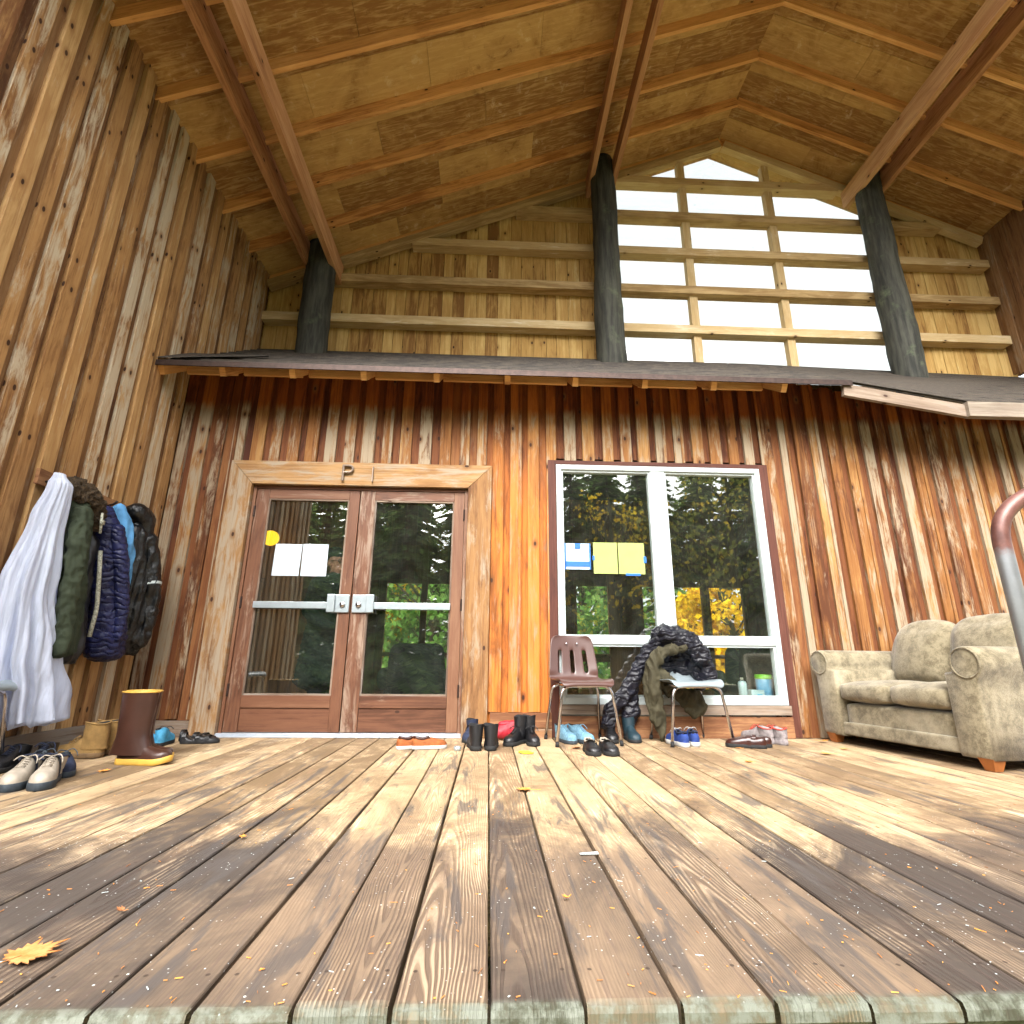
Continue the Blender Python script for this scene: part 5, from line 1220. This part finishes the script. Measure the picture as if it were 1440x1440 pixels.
def conifer(label, loc, h, cr, seed, name='fir_tree'):
    random.seed(seed); r = empty(name, loc); tag(r, label, 'tree', 'trees around the lodge'); g = MB(); lv = MB()
    g.tube([(0, 0, 0), (0, 0, h * .5), (0, 0, h)], [.022 * h, .013 * h, .002 * h], 8)
    z = h * .06
    while z < h * .98:
        f = 1 - z / h; R = cr * (f ** .8) * random.uniform(.8, 1.1); nb = 8
        for k in range(nb):
            a = random.uniform(0, 2 * PI); tip = Vector((math.cos(a) * R, math.sin(a) * R, z - R * .22)); base = Vector((0, 0, z)); g.tube([base, base.lerp(tip, .5) + Vector((0, 0, .12 * R)), tip], [.02, .014, .005], 4)
            side = Vector((-math.sin(a), math.cos(a), 0)); nn = max(5, int(R / .085))
            for q in range(nn):
                t = (q + 1) / nn; p = base.lerp(tip, t) + Vector((0, 0, .12 * R * math.sin(PI * t))); L = .5 * R * (1 - t * .6) * .6 + .12
                for s in (-1, 1):
                    d = (side * s + Vector((math.cos(a), math.sin(a), 0)) * .6 + Vector((0, 0, -.35 + random.uniform(-.2, .1)))).normalized() * L * random.uniform(.7, 1.2); w_ = Vector((0, 0, 1)).cross(d).normalized() * .085
                    i = len(lv.v); lv.v += [tuple(p), tuple(p + d * .5 + w_ - Vector((0, 0, .03))), tuple(p + d), tuple(p + d * .5 - w_ - Vector((0, 0, .05)))]; lv.face([i, i + 1, i + 2, i + 3], [(0, 0)] * 4, (min(1, max(0, random.gauss(.45, .25))), 0, 0))
        z += h * .022 * (1 + f)
    g.build('trunk', BK2, r, smooth=True); lv.build('crown', LF['conifer'], r); return r
GZ0 = -.55
def place(src, x, y, rz, s, label):
    c = copy_tree(src); c.location = (x, y, GZ0); c.rotation_euler = (0, 0, rz); c.scale = (s, s, s); c['label'] = label; return c
fir = conifer('tall dark fir reflected in the right door pane', (-3.2, -10.5, GZ0), 9.6, 2.9, 3)
place(fir, -8.0, -11, 1, 1.05, 'tall dark fir reflected at the edge of the left door pane')
place(fir, 1.4, -12.5, 2, 1.1, 'dark fir reflected in the left window pane')
place(fir, 13.5, -13, 3, 1.15, 'dark fir reflected behind the mossy maple, right of it')
place(fir, -13.5, -9, 4, .95, 'dark fir standing farthest left in front of the lodge')
place(fir, 5.6, -15, 5, 1.2, 'dark fir reflected between the window panes, behind the maples')
place(fir, -5.6, -14.5, 2.6, 1.2, 'tall fir in the second row, reflected above the right door pane')
for k_, (x_, y_, s_) in enumerate(((-17, -14, 1.2), (-12, -16.5, 1.35), (-8.6, -18, 1.3), (-1.6, -17.5, 1.35), (2.4, -19, 1.4), (3.6, -13.6, 1.1), (-.8, -13.8, 1.0), (6.6, -13.2, 1.05), (-4.6, -17.0, 1.4), (13.8, -17.5, 1.45), (5.8, -18.6, 1.5), (8.6, -18, 1.4), (11.8, -19, 1.45), (16.5, -17, 1.3), (20, -13, 1.2))):
    place(fir, x_, y_, k_ * 1.3, s_ * 1.02, 'fir in the back row of the wood facing the porch, only reflected')
broadleaf('big mossy maple with few gold leaves reflected in the right window pane', (9.4, -10.6, GZ0), 9.8, 4.8, 'mix', 42, 26, 11, .22, .20)
mp = broadleaf('maple with yellow leaves reflected in the left window pane', (4.6, -10.5, GZ0), 8.0, 2.6, 'yellow', 13, 20, 12, .3, .18)
yb = broadleaf('bright yellow maple behind the lodge, seen through the rear windows right of the frame bar', (8.1, 17.8, GZ0), 7.0, 2.6, 'yellow', 60, 70, 13, .06, .22)
gb = broadleaf('light green tree behind the lodge, seen through the right door pane', (-2.0, 18.6, GZ0), 8, 3.0, 'green', 60, 60, 14, .05, .22, moss=False)
place(yb, -4.6, 20.5, 1.2, 1.0, 'yellow maple behind the lodge, seen low in the right door pane')
place(yb, -9.2, 20.5, 2.2, 1.0, 'yellow maple behind the lodge, seen at the left edge of the left door pane')
place(gb, 3.6, 19.5, 2, 1.15, 'green tree behind the lodge, seen through the left window pane')
place(gb, 13.2, 19.5, 4, 1.1, 'green tree behind the lodge, farthest right')
place(gb, -6.9, 22, 3, 1.2, 'green tree behind the lodge, beyond the two left yellow maples')
place(fir, 1.0, 27, 3, 1.1, 'fir at the back of the wood behind the lodge, near its middle')
place(fir, 9.0, 26, 1, 1.0, 'fir at the back of the wood behind the yellow maple')
place(fir, 17, 26, 2, 1.1, 'fir at the back of the wood, farthest right')
place(fir, -3.0, 29, 5, 1.2, 'fir at the back of the wood behind the light green tree')
place(fir, -13, 26, 4, 1.1, 'fir at the back of the wood, farthest left')
